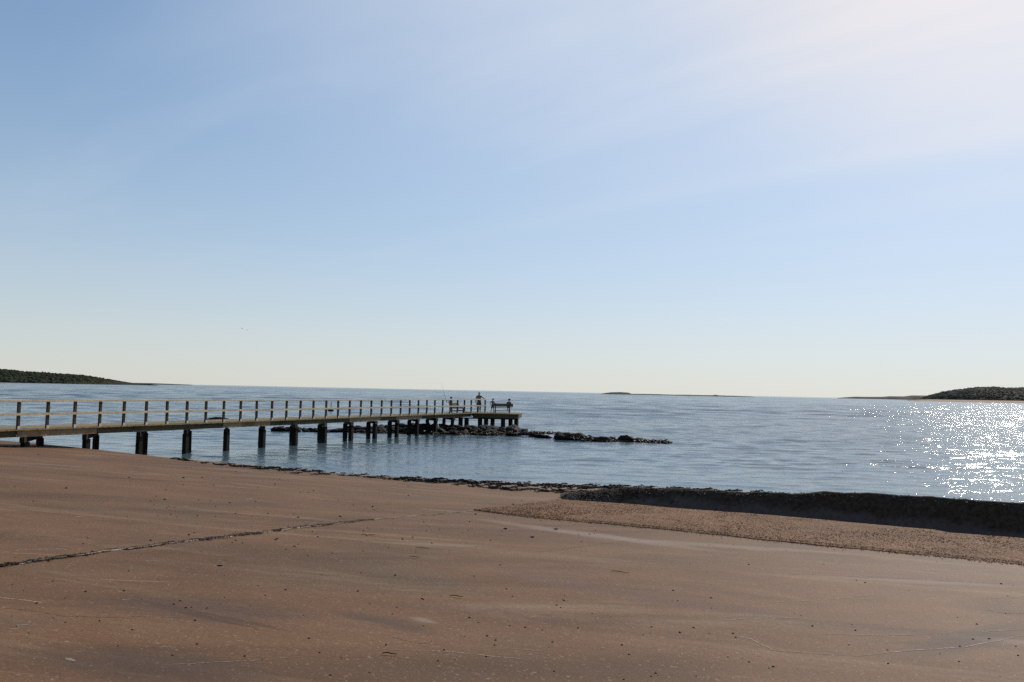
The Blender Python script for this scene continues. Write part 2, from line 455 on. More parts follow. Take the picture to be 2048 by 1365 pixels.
def cast(px, py, fn, y0=3.0, y1=60.0):
    """march the photograph's rays down to a height function; arrays in, points out"""
    px = np.asarray(px, float); py = np.asarray(py, float)
    D = np.array([ray(a, b) for a, b in zip(px, py)])
    lo = np.full(len(px), y0); hi = np.full(len(px), y1)
    ts = np.linspace(y0, y1, 160)
    X = D[:, 0:1] * ts; Z = H + D[:, 2:3] * ts
    G = fn(X, np.broadcast_to(ts, X.shape))
    hit = Z <= G
    k = np.where(hit.any(1), hit.argmax(1), len(ts) - 1)
    hi = ts[k]; lo = ts[np.maximum(k - 1, 0)]
    for _ in range(14):
        mid = (lo + hi) / 2
        below = H + D[:, 2] * mid <= fn(D[:, 0] * mid, mid)
        hi = np.where(below, mid, hi); lo = np.where(below, lo, mid)
    return np.stack([D[:, 0] * hi, hi, H + D[:, 2] * hi], 1)

edge = cast(*zip(*EDGE_PX), ground_plain)
front = cast(*zip(*FRONT_PX), ground_plain)
CREST_PX = [(1122, 1000), (1150, 991), (1185, 984), (1250, 976.5), (1350, 978.5), (1500, 985), (1600, 987.5), (1660, 986), (1760, 989.5), (1900, 997), (2048, 1008), (2300, 1025), (2700, 1052)]
CREST_Y = [21.2, 21.2, 21.3, 21.4, 21.2, 20.7, 20.0, 19.6, 18.9, 18.1, 17.2, 15.9, 14.2]
crest = np.array([at(x, y, Y) for (x, y), Y in zip(CREST_PX, CREST_Y)])

def ground_height(X, Y):
    X = np.asarray(X, float); Y = np.asarray(Y, float)
    g = ground_plain(X, Y)
    ye = np.interp(X, edge[:, 0], edge[:, 1])
    drop = 0.32 * smooth((X - edge[0, 0]) / 2.0)
    inside = smooth((Y - ye - 0.02) / 0.12) * smooth((24 - Y) / 3.0)
    return g - drop * inside

def nonuni(parts):
    out_ = [np.array([parts[0][0]])]
    for a, b, st in parts: out_.append(np.linspace(a, b, max(2, int(round((b - a) / st)) + 1))[1:])
    return np.concatenate(out_)

gx = nonuni([(-600, -120, 40), (-120, -30, 3), (-30, -18, 0.3), (-18, 16, 0.075), (16, 30, 0.3), (30, 120, 4), (120, 600, 40)])
gy = nonuni([(-300, -20, 20), (-20, 3, 0.5), (3, 14, 0.06), (14, 31, 0.07), (31, 44, 0.25), (44, 100, 2), (100, 20000, 700)])
GX, GY = np.meshgrid(gx, gy)
GZ = ground_height(GX, GY)
near = (GX > -30) & (GX < 30) & (GY > -5) & (GY < 45)
def fbm(X, Y, sc, seed=0):
    r_ = np.random.default_rng(seed); a = np.zeros_like(X)
    for k in range(14):
        th = r_.uniform(0, 2 * np.pi); kk = sc * 2 ** r_.uniform(0, 2.2)
        a += np.sin(kk * (X * np.cos(th) + Y * np.sin(th)) + r_.uniform(0, 6.28)) / kk * sc
    return a / 6
GZ = GZ + near * (0.012 * fbm(GX, GY, 0.9, 3) + 0.004 * fbm(GX, GY, 4.0, 4))
ground = np_mesh('ground', np.stack([GX, GY, GZ], -1).reshape(-1, 3), grid_faces(*GX.shape), M_ground)
tag(ground, kind='structure')

# ------------------------------------------------------------------ sea
def make_sea():
    ys = [19.0]
    while ys[-1] < 120: ys.append(ys[-1] * 1.0028)
    while ys[-1] < 480: ys.append(ys[-1] * 1.0046)
    while ys[-1] < 2400: ys.append(ys[-1] + 2.3)
    while ys[-1] < 26000: ys.append(ys[-1] * 1.05)
    ys = np.array(ys); us = np.linspace(-1.5, 1.5, 640)
    Y = np.repeat(ys[:, None], len(us), 1); X = us[None, :] * (Y + 6)
    r_ = np.random.default_rng(21)
    Z = np.zeros_like(X)
    dY = np.gradient(ys)[:, None]
    open_ = smooth((ys[:, None] - 55) / 110)
    for k in range(86):
        lam = 0.42 * 2 ** (5.4 * (k + r_.uniform(0, 1)) / 86)
        th = R(-90) + r_.normal(0, 0.32)
        kk = 2 * math.pi / lam
        fade = smooth((lam / dY - 2.6) / 3.0)
        rows = np.where(fade[:, 0] > 0)[0]
        if not len(rows): continue
        q = slice(rows[0], rows[-1] + 1)
        amp = (0.0056 if lam < 2.2 else 0.0046) * lam
        if lam > 2.2: fade = fade * open_
        Xq, Yq = X[q], Y[q]
        ph = kk * (Xq * math.cos(th) + Yq * math.sin(th)) + r_.uniform(0, 6.28)
        grp = 0.5 + 0.5 * np.sin(kk * 0.13 * (Xq * math.cos(th + 0.8) + Yq * math.sin(th + 0.8)) + r_.uniform(0, 6.28))
        Z[q] += amp * fade[q] * grp * (np.sin(ph) + 0.25 * np.cos(2 * ph))
    # sheltered and shallow at the beach: the ripples die down towards the shore
    depth = Y - shore(X)
    calm = 0.35 + 0.65 * smooth((depth - 0.5) / 14)
    lee = 1 - 0.25 * np.exp(-((Y - 49) / 7) ** 2) * smooth((X + 20) / 6) * smooth((11 - X) / 3)
    Z = Z * calm * lee
    # small breakers that run parallel to the waterline
    Z += 0.030 * np.exp(-((depth - 1.4 - 0.4 * np.sin(X * 0.35)) / 0.35) ** 2) + 0.022 * np.exp(-((depth - 3.2 - 0.5 * np.sin(X * 0.27 + 1)) / 0.4) ** 2)
    o = np_mesh('sea_water', np.stack([X, Y, Z], -1).reshape(-1, 3), grid_faces(*X.shape), M_water)
    tag(o, kind='structure')
make_sea()

# ------------------------------------------------------------------ pebbled strip beside the pavement
def make_strip():
    n = 420
    xs = np.concatenate([np.linspace(front[0, 0], edge[0, 0], 60)[:-1], np.linspace(edge[0, 0], min(edge[-1, 0], front[-1, 0]) , n)])
    fr = np.interp(xs, front[:, 0], front[:, 1])
    # between its tip and the start of the drop, the far side is the seam that joins both
    far = np.where(xs < edge[0, 0], np.interp(xs, [front[0, 0], edge[0, 0]], [front[0, 1], edge[0, 1]]), np.interp(xs, edge[:, 0], edge[:, 1]))
    wob = 0.02 * np.sin(xs * 7) + 0.015 * np.sin(xs * 17 + 1)
    fr = np.minimum(fr + wob, far)
    m = 46
    t = np.linspace(0, 1, m)
    X = np.repeat(xs[:, None], m, 1); Y = fr[:, None] * (1 - t) + far[:, None] * t
    T = ground_plain(X, Y) + 0.004 + 0.028 * smooth(np.minimum(t / 0.03, 1))[None, :] + 0.006 * fbm(X, Y, 5.0, 8) + 0.010 * fbm(X, Y, 0.9, 9)
    # a broken far lip with a short face down into the hollow
    X2 = np.concatenate([X, X[:, -1:] , X[:, -1:]], 1)
    Y2 = np.concatenate([Y, Y[:, -1:] + 0.03, Y[:, -1:] + 0.06], 1)
    T2 = np.concatenate([T, T[:, -1:] - 0.05, T[:, -1:] - 0.42], 1)
    o = np_mesh('gravel_strip', np.stack([X2, Y2, T2], -1).reshape(-1, 3), grid_faces(*X2.shape), M_strip)
    tag(o, kind='structure')
    return xs, fr, far
sx, sfr, sfar = make_strip()

# blob shapes for scattered small things
def ico(sub, seed, jitter, squash=(1, 1, 1)):
    bm = bmesh.new(); bmesh.ops.create_icosphere(bm, subdivisions=sub, radius=1)
    r_ = random.Random(seed)
    off = Vector((r_.uniform(-50, 50), r_.uniform(-50, 50), r_.uniform(-50, 50)))
    for v in bm.verts:
        v.co *= 1 + jitter * mnoise.noise(v.co * 1.6 + off) + jitter * 0.5 * mnoise.noise(v.co * 3.7 + off)
        v.co.x *= squash[0]; v.co.y *= squash[1]; v.co.z *= squash[2]
    vs_ = np.array([v.co[:] for v in bm.verts]); fs_ = np.array([[q.index for q in f.verts] for f in bm.faces]); bm.free()
    return vs_, fs_

def scatter_mesh(name, pts, sizes, mat, shapes, flat=(0.4, 0.9), elong=(0.8, 1.6), smooth_=True, tilt=0.0, dirang=None):
    V = []; F = []; n0 = 0
    for p, s in zip(pts, sizes):
        vs_, fs_ = shapes[rng.integers(len(shapes))]
        a = rng.uniform(0, 6.28) if dirang is None else rng.normal(dirang, 0.5)
        sc = np.array([s * rng.uniform(*elong), s, s * rng.uniform(*flat)])
        q = vs_ * sc
        if tilt:
            b = rng.normal(0, tilt); c_, s_ = math.cos(b), math.sin(b)
            q = np.stack([q[:, 0] * c_ - q[:, 2] * s_, q[:, 1], q[:, 0] * s_ + q[:, 2] * c_], 1)
        c_, s_ = math.cos(a), math.sin(a)
        q = np.stack([q[:, 0] * c_ - q[:, 1] * s_, q[:, 0] * s_ + q[:, 1] * c_, q[:, 2]], 1)
        V.append(q + p); F.append(fs_ + n0); n0 += len(q)
    return np_mesh(name, np.concatenate(V), np.concatenate(F), mat, smooth_)

ICO1 = [ico(1, k, 0.5) for k in range(6)]
ICO2 = [ico(2, k + 20, 0.45) for k in range(6)]

# loose gravel on the strip
def strip_gravel():
    n = 26000
    xs = rng.uniform(sx[0], 12.5, n); t = rng.uniform(0, 1, n) ** 1.25
    fr = np.interp(xs, sx, sfr); fa = np.interp(xs, sx, sfar)
    keep = rng.uniform(0, 1, n) < np.clip((fa - fr) / 3.0, 0.05, 1)
    xs, t, fr, fa = xs[keep], t[keep], fr[keep], fa[keep]
    loose = rng.uniform(0, 1, len(xs)) < 0.10
    y = np.where(loose, fr - rng.exponential(0.09, len(xs)), fr + (fa - fr) * t)
    z = np.where(loose, ground_plain(xs, y) + 0.008, ground_plain(xs, y) + 0.032)
    o = scatter_mesh('gravel', np.stack([xs, y, z], 1), rng.uniform(0.003, 0.0105, len(xs)), M_strip, ICO1, (0.5, 0.9))
    tag(o, kind='stuff')
strip_gravel()

# ------------------------------------------------------------------ weed-matted sand bank behind the hollow
def make_bank():
    cr_ = np.random.default_rng(77)
    n = 520
    x0, x1 = crest[0, 0] - 0.15, crest[-1, 0]
    xs = np.linspace(x0, x1, n)
    yc = np.interp(xs, crest[:, 0], crest[:, 1]); zc_ = np.interp(xs, crest[:, 0], crest[:, 2])
    yc = yc + 0.04 * np.sin(xs * 1.7) + 0.03 * np.sin(xs * 4.1 + 1)
    zc_ = zc_ + 0.008 * np.sin(xs * 6.1) + np.convolve(cr_.normal(0, 0.006, len(xs)), np.ones(5) / 3, 'same')
    prof = [(-1.25, 0.0), (-0.95, 0.05), (-0.7, 0.14), (-0.52, 0.32), (-0.38, 0.58), (-0.24, 0.80), (-0.10, 0.94), (0.0, 1.0), (0.15, 1.0), (0.4, 0.93), (0.8, 0.78), (1.4, 0.55), (2.2, 0.3), (3.2, 0.12), (4.2, 0.0)]
    pd = np.array(prof); s = np.linspace(0, len(prof) - 1, 110)
    off = np.interp(s, np.arange(len(prof)), pd[:, 0]); hh = np.interp(s, np.arange(len(prof)), pd[:, 1])
    X = np.repeat(xs[:, None], len(s), 1); Y = yc[:, None] + off[None, :] * np.where(off < 0, 0.95, 1.0)[None, :]
    G = ground_height(X, Y)
    Z = G - 0.05 + hh[None, :] * (zc_[:, None] + 0.05 - G) * smooth((X - x0) / 0.4)
    lump = 0.035 * fbm(X, Y, 2.2, 31) + 0.012 * fbm(X, Y, 7.0, 32)
    lump = np.where(off[None, :] > -0.05, lump * 0.5, lump)
    Z = Z + lump * smooth(hh / 0.3)[None, :] * smooth((X - x0) / 0.5)
    o = np_mesh('sand_bank', np.stack([X, Y, Z], -1).reshape(-1, 3), grid_faces(*X.shape), M_bank)
    tag(o, kind='structure')
    return xs, yc, zc_
bx, byc, bzc = make_bank()

# ------------------------------------------------------------------ seaweed
def strand(seed):
    r_ = random.Random(seed)
    n = 5; pts = []; a = 0.0; p = np.zeros(3)
    V = []; F = []
    for i in range(n):
        wd = 0.16 * math.sin(math.pi * (i + 0.6) / (n + 0.2)) * r_.uniform(0.6, 1.3) + 0.03
        nrm = np.array([-math.sin(a), math.cos(a), 0])
        z = r_.uniform(0, 0.22)
        V += [p + nrm * wd + [0, 0, z], p - nrm * wd + [0, 0, z * 0.6], p + [0, 0, z + 0.16]]
        a += r_.uniform(-0.8, 0.8); p = p + np.array([math.cos(a), math.sin(a), 0]) * 0.42
    for i in range(n - 1):
        b = 3 * i
        for j in range(3):
            k = (j + 1) % 3
            F.append((b + j, b + k, b + 3 + k)); F.append((b + j, b + 3 + k, b + 3 + j))
    V = np.array(V); V[:, :2] -= V[:, :2].mean(0)
    return V, np.array(F)
STR = [strand(k) for k in range(14)]

BAND_TOP = [(330, 916), (400, 924), (500, 931), (620, 941), (700, 948), (810, 954), (900, 959), (1000, 963), (1130, 967), (1250, 971), (1400, 977), (1500, 981), (1700, 988), (1900, 1001)]
BAND_BOT = [(330, 918), (400, 927), (500, 938), (600, 949), (700, 953), (810, 964), (900, 971), (1000, 981), (1080, 987), (1130, 988), (1250, 979), (1400, 980), (1500, 986), (1700, 990), (1900, 1003)]
def seaweed_band():
    n = 7600
    x = np.concatenate([rng.uniform(350, 1900, n), rng.uniform(420, 1250, 3200)])
    n = len(x)
    t = np.clip(rng.beta(1.3, 1.5, n), 0, 1)
    y0 = np.interp(x, *zip(*BAND_TOP)); y1 = np.interp(x, *zip(*BAND_BOT))
    y = y0 + (y1 - y0) * t
    clump = np.sin(x * 0.071 + y * 0.9) + np.sin(x * 0.023 - y * 0.55 + 2) + np.sin(x * 0.19 + y * 1.7 + 1)
    keep = (clump + rng.normal(0, 0.7, n)) > np.interp(x, [420, 700, 950], [1.1, 0.85, 0.45])
    x, y = x[keep], y[keep]
    p = cast(x, y, ground_plain, 15, 40)
    p = p[p[:, 1] < shore(p[:, 0]) + 0.25]
    p[:, 2] = np.maximum(p[:, 2], -0.02)
    s = rng.uniform(0.035, 0.13, len(p)) * np.where(rng.uniform(0, 1, len(p)) < 0.15, 1.5, 1)
    o = scatter_mesh('seaweed', p, s, M_weed, STR, (0.5, 1.2), (0.9, 1.6), False, 0.12, R(-12))
    tag(o, kind='stuff')
    # weed lying over the bank's crest and back
    xs = np.concatenate([rng.uniform(bx[0] + 0.3, min(14.5, bx[-1]), 2600), bx[0] + 0.15 + np.abs(rng.normal(0, 1.1, 1500))]); k = rng.uniform(-0.16, 1.6, len(xs)); k[2600:] = rng.uniform(-0.75, 0.9, 1500)
    yc = np.interp(xs, bx, byc); zc_ = np.interp(xs, bx, bzc)
    g = ground_height(xs, yc + k)
    prof_h = np.interp(k, [-0.9, -0.52, -0.38, -0.24, -0.1, 0, 0.15, 0.4, 0.8, 1.4], [0.05, 0.32, 0.58, 0.80, 0.94, 1, 1, 0.93, 0.78, 0.55])
    z = g - 0.05 + prof_h * (zc_ + 0.05 - g) * smooth((xs - bx[0]) / 0.4)
    o2 = scatter_mesh('bank_seaweed', np.stack([xs, yc + k, z - 0.01], 1), rng.uniform(0.03, 0.10, len(xs)), M_weed, STR, (0.3, 0.7), (0.9, 1.5), False, 0.15)
    tag(o2, kind='stuff')
seaweed_band()

# ------------------------------------------------------------------ blown sand, scuffs and fine cracks on the pavement
def stain(px_a, px_b, width, colour, amount, nscale):
    """a pale or dark swath along a straight line on the ground, ragged by noise, in the pavement's own material"""
    pa, pb = cast([px_a[0], px_b[0]], [px_a[1], px_b[1]], ground_plain)
    M = Mat.__new__(Mat); M.m = M_ground; M.t = M_ground.node_tree; M.b = M.t.nodes['Principled BSDF']; M.c = next(n_ for n_ in M.t.nodes if n_.type == 'TEX_COORD')
    base = M.b.inputs['Base Color'].links[0].from_socket
    d = pb - pa; ln = float(np.hypot(d[0], d[1])); ang = math.atan2(d[1], d[0]); mid = (pa + pb) / 2
    mp_ = M.n('ShaderNodeMapping', vector_type='TEXTURE'); mp_.inputs['Location'].default_value = (mid[0], mid[1], 0)
    mp_.inputs['Rotation'].default_value = (0, 0, ang); mp_.inputs['Scale'].default_value = (ln / 2, width / 2, 1)
    M.l(M.c.outputs['Object'], mp_.inputs[0])
    sp_ = M.n('ShaderNodeSeparateXYZ'); M.l(mp_.outputs[0], sp_.inputs[0])
    nse = M.noise(M.mapping((0.45, 1.5, 1), (0, 0, ang)), nscale, 7, 0.65, 0.8)
    wob = M.math('MULTIPLY', M.math('SUBTRACT', nse, 0.5), 2.2)
    r2 = M.math('ADD', M.math('POWER', M.math('ABSOLUTE', sp_.outputs['X']), 2.0), M.math('POWER', M.math('ABSOLUTE', M.math('ADD', sp_.outputs['Y'], wob)), 2.0))
    f = M.math('MULTIPLY', M.ramp(r2, (0.05, 1.0), (0.9, 0.0)), amount)
    M.color(M.mix(f, base, colour))
PALE = (0.27, 0.20, 0.155)
for a_, b_, w_, am in [((930, 1034), (1500, 1112), 0.75, 0.75), ((1150, 1072), (1760, 1112), 0.55, 0.55), ((1560, 1150), (2100, 1178), 0.35, 0.5),
                       ((740, 1086), (1010, 1092), 0.35, 0.4), ((1880, 1270), (2120, 1292), 0.30, 0.6), ((820, 1232), (880, 1248), 0.16, 0.7)]:
    stain(a_, b_, w_, PALE, am, 1.6)
for a_, b_, w_, am in [((330, 1010), (620, 1006), 0.9, 0.3), ((520, 1045), (760, 1036), 0.7, 0.3), ((60, 1190), (700, 1240), 1.1, 0.5), ((640, 1215), (900, 1275), 0.4, 0.55), ((-40, 1300), (620, 1365), 1.0, 0.55), ((1780, 1330), (2100, 1240), 0.5, 0.55)]:
    stain(a_, b_, w_, (0.066, 0.046, 0.036), am, 1.3)

def scuffs():
    V = []; F = []; n0 = 0
    def ribbon(pts, w, h, out_v, out_f):
        px_, py_ = zip(*pts)
        n = 90; t = np.linspace(0, 1, n); k = np.linspace(0, 1, len(pts))
        x = np.interp(t, k, px_); y = np.interp(t, k, py_) + 0.35 * np.convolve(rng.normal(0, 1, n), np.ones(7) / 4, 'same')
        p = cast(x, y, ground_plain)
        d = np.gradient(p[:, :2], axis=0); d /= np.linalg.norm(d, axis=1)[:, None] + 1e-9
        nr = np.stack([-d[:, 1], d[:, 0]], 1)
        ww = w * np.sin(np.pi * np.clip(t, 0.01, 0.99)) ** 0.5 * np.clip(rng.normal(0.55, 0.42, n), 0.02, 1.3)
        V_ = []
        for s_, hz in ((-1, h), (1, h)):
            q = p.copy(); q[:, :2] += nr * (s_ * ww)[:, None]
            q[:, 2] = ground_height(q[:, 0], q[:, 1]) + 0.012 * fbm(q[:, 0], q[:, 1], 0.9, 3) + 0.004 * fbm(q[:, 0], q[:, 1], 4.0, 4) + 0.0008 + hz
            V_.append(q)
        out_f.append(grid_faces(n, 2) + sum(len(v) for v in out_v)); out_v.append(np.stack(V_, 1).reshape(-1, 3))
    pale = [([(-20, 1108), (50, 1100), (120, 1099), (140, 1103)], .022), ([(-20, 1194), (40, 1200), (95, 1206)], .018), ([(775, 1299), (900, 1304), (1070, 1322)], .011), ([(1030, 1298), (1100, 1304)], .010),
            ([(1535, 1207), (1620, 1203), (1750, 1191)], .012), ([(1432, 1243), (1500, 1238), (1560, 1243)], .016), ([(1552, 1236), (1605, 1238)], .014), ([(1430, 1268), (1500, 1278), (1545, 1300), (1710, 1313)], .012),
            ([(1710, 1313), (1830, 1301), (1930, 1296), (2060, 1270)], .014), ([(1555, 1149), (1640, 1150), (1780, 1156), (2040, 1170)], .016), ([(1845, 1140), (1905, 1147)], .012), ([(1970, 1198), (2060, 1194)], .010),
            ([(1930, 1265), (2060, 1260)], .015), ([(718, 1085), (765, 1088)], .018), ([(935, 1094), (955, 1095)], .016), ([(560, 1158), (590, 1162)], .010), ([(285, 1124), (318, 1124)], .012), ([(28, 1251), (60, 1249)], .016),
            ([(243, 1200), (262, 1199)], .014), ([(355, 1016), (380, 1013)], .02), ([(150, 1035), (168, 1033)], .03), ([(490, 1000), (508, 998)], .03), ([(325, 1330), (500, 1322), (640, 1312)], .007), ([(130, 1315), (150, 1322)], .022), ([(1600, 1268), (1760, 1272), (1900, 1268)], .012)]
    for pts, w in pale: ribbon(pts, w * 0.95, 0.0012, V, F)
    tag(np_mesh('blown_sand', np.concatenate(V), np.concatenate(F), M_shell_sand, False), kind='stuff')
    dark = [([(-20, 1214), (60, 1220), (130, 1232), (210, 1234), (290, 1233), (370, 1235)], .0035), ([(1040, 1107), (1090, 1103), (1180, 1092), (1250, 1083), (1345, 1076)], .005), ([(1215, 1172), (1270, 1180), (1330, 1180)], .004),
            ([(760, 1268), (830, 1285), (900, 1292)], .003), ([(1950, 1216), (2010, 1228), (2060, 1226)], .006)]
    for pts, w in dark:
        v_, f_ = [], []; ribbon(pts, w, 0.0006, v_, f_)
        tag(np_mesh('pavement_crack', v_[0], f_[0], M_weed, False), kind='structure')

# ------------------------------------------------------------------ joint across the pavement
CRACK = [(-260, 1169), (-60, 1141), (0, 1133), (60, 1125), (150, 1113), (230, 1102), (300, 1094), (380, 1083), (450, 1075.5), (530, 1065), (600, 1055.5), (690, 1046), (780, 1036.5), (870, 1030), (948, 1022.5)]
def make_joint():
    cx, cy = zip(*CRACK)
    xs = np.linspace(-260, 945, 620)
    ys = np.interp(xs, cx, cy) + 0.5 * np.sin(xs * 0.05) + 0.35 * np.sin(xs * 0.17 + 1)
    p = cast(xs, ys, ground_plain)
    d = np.gradient(p[:, :2], axis=0); d /= np.linalg.norm(d, axis=1)[:, None]
    nrm = np.stack([-d[:, 1], d[:, 0]], 1)
    def ribbon(name, mat, w0, w1, h, keep=None):
        V = []; 
        for s_, wv, hz in ((1, w1, 0.0), (1, w1, h), (-1, w0, h), (-1, w0, 0.0)):
            q = p.copy(); q[:, :2] += nrm * (s_ * wv)[:, None]; q[:, 2] = ground_height(q[:, 0], q[:, 1]) + hz + 0.012 * fbm(q[:, 0], q[:, 1], 0.9, 3)
            V.append(q)
        V = np.stack(V, 1)
        o = np_mesh(name, V.reshape(-1, 3), grid_faces(len(p), 4), mat, False)
        return o
    taper = np.interp(xs, [-260, 500, 700, 800, 945], [1, 1, 0.55, 0.25, 0.12])
    wa = taper * (0.010 + 0.010 * np.abs(np.sin(xs * 0.031)) + 0.008 * rng.uniform(0, 1, len(xs)))
    wb = taper * (0.010 + 0.012 * np.abs(np.sin(xs * 0.047 + 2)) + 0.008 * rng.uniform(0, 1, len(xs)))
    tag(ribbon('pavement_joint', M_weed, wa, wb, 0.010), kind='structure')
    # pale sand that has gathered along stretches of the joint
    amt = np.clip(np.sin(xs * 0.033 + 0.6) + 0.7 * np.sin(xs * 0.085) + 0.2, 0, 1.2) * taper
    amt = np.where((xs < 30) | (xs > 620), amt * 0.25, amt)
    ws = 0.001 + 0.020 * amt * rng.uniform(0.7, 1.2, len(xs))
    V = []
    for wv, hz in ((-wa - 0.002 - ws, 0.004), (-wa + 0.004, 0.014)):
        q = p.copy(); q[:, :2] += nrm * wv[:, None]; q[:, 2] = ground_height(q[:, 0], q[:, 1]) + hz + 0.012 * fbm(q[:, 0], q[:, 1], 0.9, 3); V.append(q)
    o = np_mesh('joint_sand', np.stack(V, 1).reshape(-1, 3), grid_faces(len(p), 2), M_shell_sand, False)
    tag(o, kind='structure')
    k = rng.integers(0, 520, 900); k = k[rng.uniform(0, 1, len(k)) < np.interp(xs[k], [-260, 60, 480, 700, 945], [0.5, 0.9, 1, 0.6, 0.3])]
    q = p[k].copy(); q[:, :2] += nrm[k] * rng.normal(0, 0.035, len(k))[:, None]
    q[:, 2] = ground_height(q[:, 0], q[:, 1]) + 0.012
    o = scatter_mesh('joint_seaweed', q, rng.uniform(0.02, 0.06, len(k)), M_weed, STR, (0.25, 0.6), (0.8, 1.6), False)
    tag(o, kind='stuff')
make_joint()
scuffs()

# ------------------------------------------------------------------ stones, twigs and painted glints on the pavement
def pavement_points(n, x0, x1, y0, y1, power=1.0):
    x = rng.uniform(x0, x1, n); t = rng.uniform(0, 1, n) ** power; y = y0 + (y1 - y0) * t
    ok = np.ones(n, bool)
    lim = np.interp(x, [0, 250, 400, 600, 900, 1130, 1500, 2048], [905, 921, 936, 956, 978, 1003, 1085, 1140])
    ok &= y > lim
    return x[ok], y[ok]
def stones():
    x, y = pavement_points(440, -20, 2068, 910, 1360, 1.3)
    x2, y2 = pavement_points(260, 300, 1250, 925, 1090)
    x = np.concatenate([x, x2]); y = np.concatenate([y, y2])
    p = cast(x, y, ground_plain)
    size = 0.0052 * np.exp(rng.normal(-0.12, 0.5, len(p))) * (0.75 + p[:, 1] * 0.055)
    size = np.minimum(size, p[:, 1] * 0.00125)
    scale_px = size / p[:, 1]
    order = np.argsort(-scale_px)
    protos = []
    for k, (vs_, fs_) in enumerate(ICO2):
        o = np_mesh('pebble', vs_ * [1.15, 0.95, 0.6], fs_, M_stone); protos.append(o.data); bpy.data.objects.remove(o)
    for i in order[:290]:
        o = bpy.data.objects.new('pebble', protos[rng.integers(6)])
        s = float(size[i]) * 1.05
        z = float(ground_height(p[i, 0], p[i, 1]) + 0.012 * fbm(p[i:i + 1, 0], p[i:i + 1, 1], 0.9, 3)[0])
        o.location = (p[i, 0], p[i, 1], z + s * 0.35); o.scale = (s, s, s); o.rotation_euler.z = rng.uniform(0, 6.28)
        COL.objects.link(o)
        tag(o, 'small black pebble lying loose on the brown sandy pavement', 'pebble', 'black pebbles scattered on the pavement')
    r_ = order[290:]
    q = p[r_].copy(); q[:, 2] = ground_height(q[:, 0], q[:, 1]) + 0.003
    tag(scatter_mesh('pebbles', q, size[r_], M_stone, ICO1), kind='stuff')
    # the few larger bits
    for (px, py, s, lab) in [(440, 1134, 0.030, 'largest black stone, alone on the pavement below the joint'),
                             (1011, 1059, 0.036, 'flat dark stone on pavement, nearest to the tip of the pebbled strip'),
                             (1112, 1060, 0.038, 'flat dark stone on pavement close under the pebbled strip edge'),
                             (1065, 1076, 0.036, 'flat dark stone below the two beside the pebbled strip')]:
        g = cast([px], [py], ground_plain)[0]
        o = bpy.data.objects.new('stone', protos[0]); o.location = (g[0], g[1], g[2] + s * 0.4)
        s *= 0.6; o.scale = (s * 1.5, s, s * 0.8); COL.objects.link(o)
        tag(o, lab, 'stone')
    # twigs
    tw = [(742, 1072, 0.11), (845, 1098, 0.14), (830, 1116, 0.10), (913, 1195, 0.10), (779, 1311, 0.08), (1240, 1146, 0.16), (728, 1071, 0.06)]
    labs = ['dark twig lying on the pavement, end to end with a shorter one', 'longest dark twig in the middle of the pavement', 'thin dark twig just below the longest twig',
            'short dark twig alone in mid pavement', 'dark twig nearest to the camera', 'long thin twig lying level on the right-hand pavement', 'short dark twig beside a longer one end to end']
    for (px, py, l), lab in zip(tw, labs):
        g = cast([px], [py], ground_plain)[0]; g[2] += 0.012; a = rng.normal(0, 0.25)
        d = np.array([math.cos(a), math.sin(a), 0]) * l * 0.7
        mb = MB().tube([g - d, g - d * 0.3 + [0, 0.01, 0.004], g + d * 0.4, g + d], [0.003, 0.0045, 0.004, 0.002], 6)
        tag(mb.build('twig', M_weed), lab, 'twig')
    # white grit painting in the sun's glints on wet grains, denser towards the light
    x, y = pavement_points(5200, -20, 2068, 930, 1364, 0.9)
    kp = rng.uniform(0, 1, len(x)) < np.clip(0.10 + (x / 2048) ** 1.6 * 0.9, 0, 1)
    p = cast(x[kp], y[kp], ground_plain)
    p[:, 2] = ground_height(p[:, 0], p[:, 1]) + 0.012 * fbm(p[:, 0], p[:, 1], 0.9, 3) + 0.001
    sz = rng.uniform(0.0012, 0.0032, len(p)) * (0.6 + p[:, 1] * 0.06)
    tag(scatter_mesh('glint_grit', p, sz, M_glint, ICO1), kind='stuff')
stones()

# ------------------------------------------------------------------ pier
P0 = Vector((-17.548, 29.452, 0)); DP = Vector((0.45678, 1.02724, 0))
UDIR = DP.normalized(); PERP = Vector((-UDIR.y, UDIR.x, 0))     # towards the far side
SKEW = Vector((-0.325, 0.946, 0)).normalized()                   # the pile bents stand askew to the deck
ZD = H - 1.7255
WIDTH = 2.25
UP = Vector((0, 0, 1))
def line(i, off=0.0, z=0.0): return P0 + DP * i + PERP * off + UP * z
I0, I1 = -7.0, 32.1
HEAD = [Vector((line(I1).x, line(I1).y, 0)), Vector((0.66, 62.35, 0)), Vector((0.95, 66.6, 0)), Vector((-3.9, 67.4, 0))]

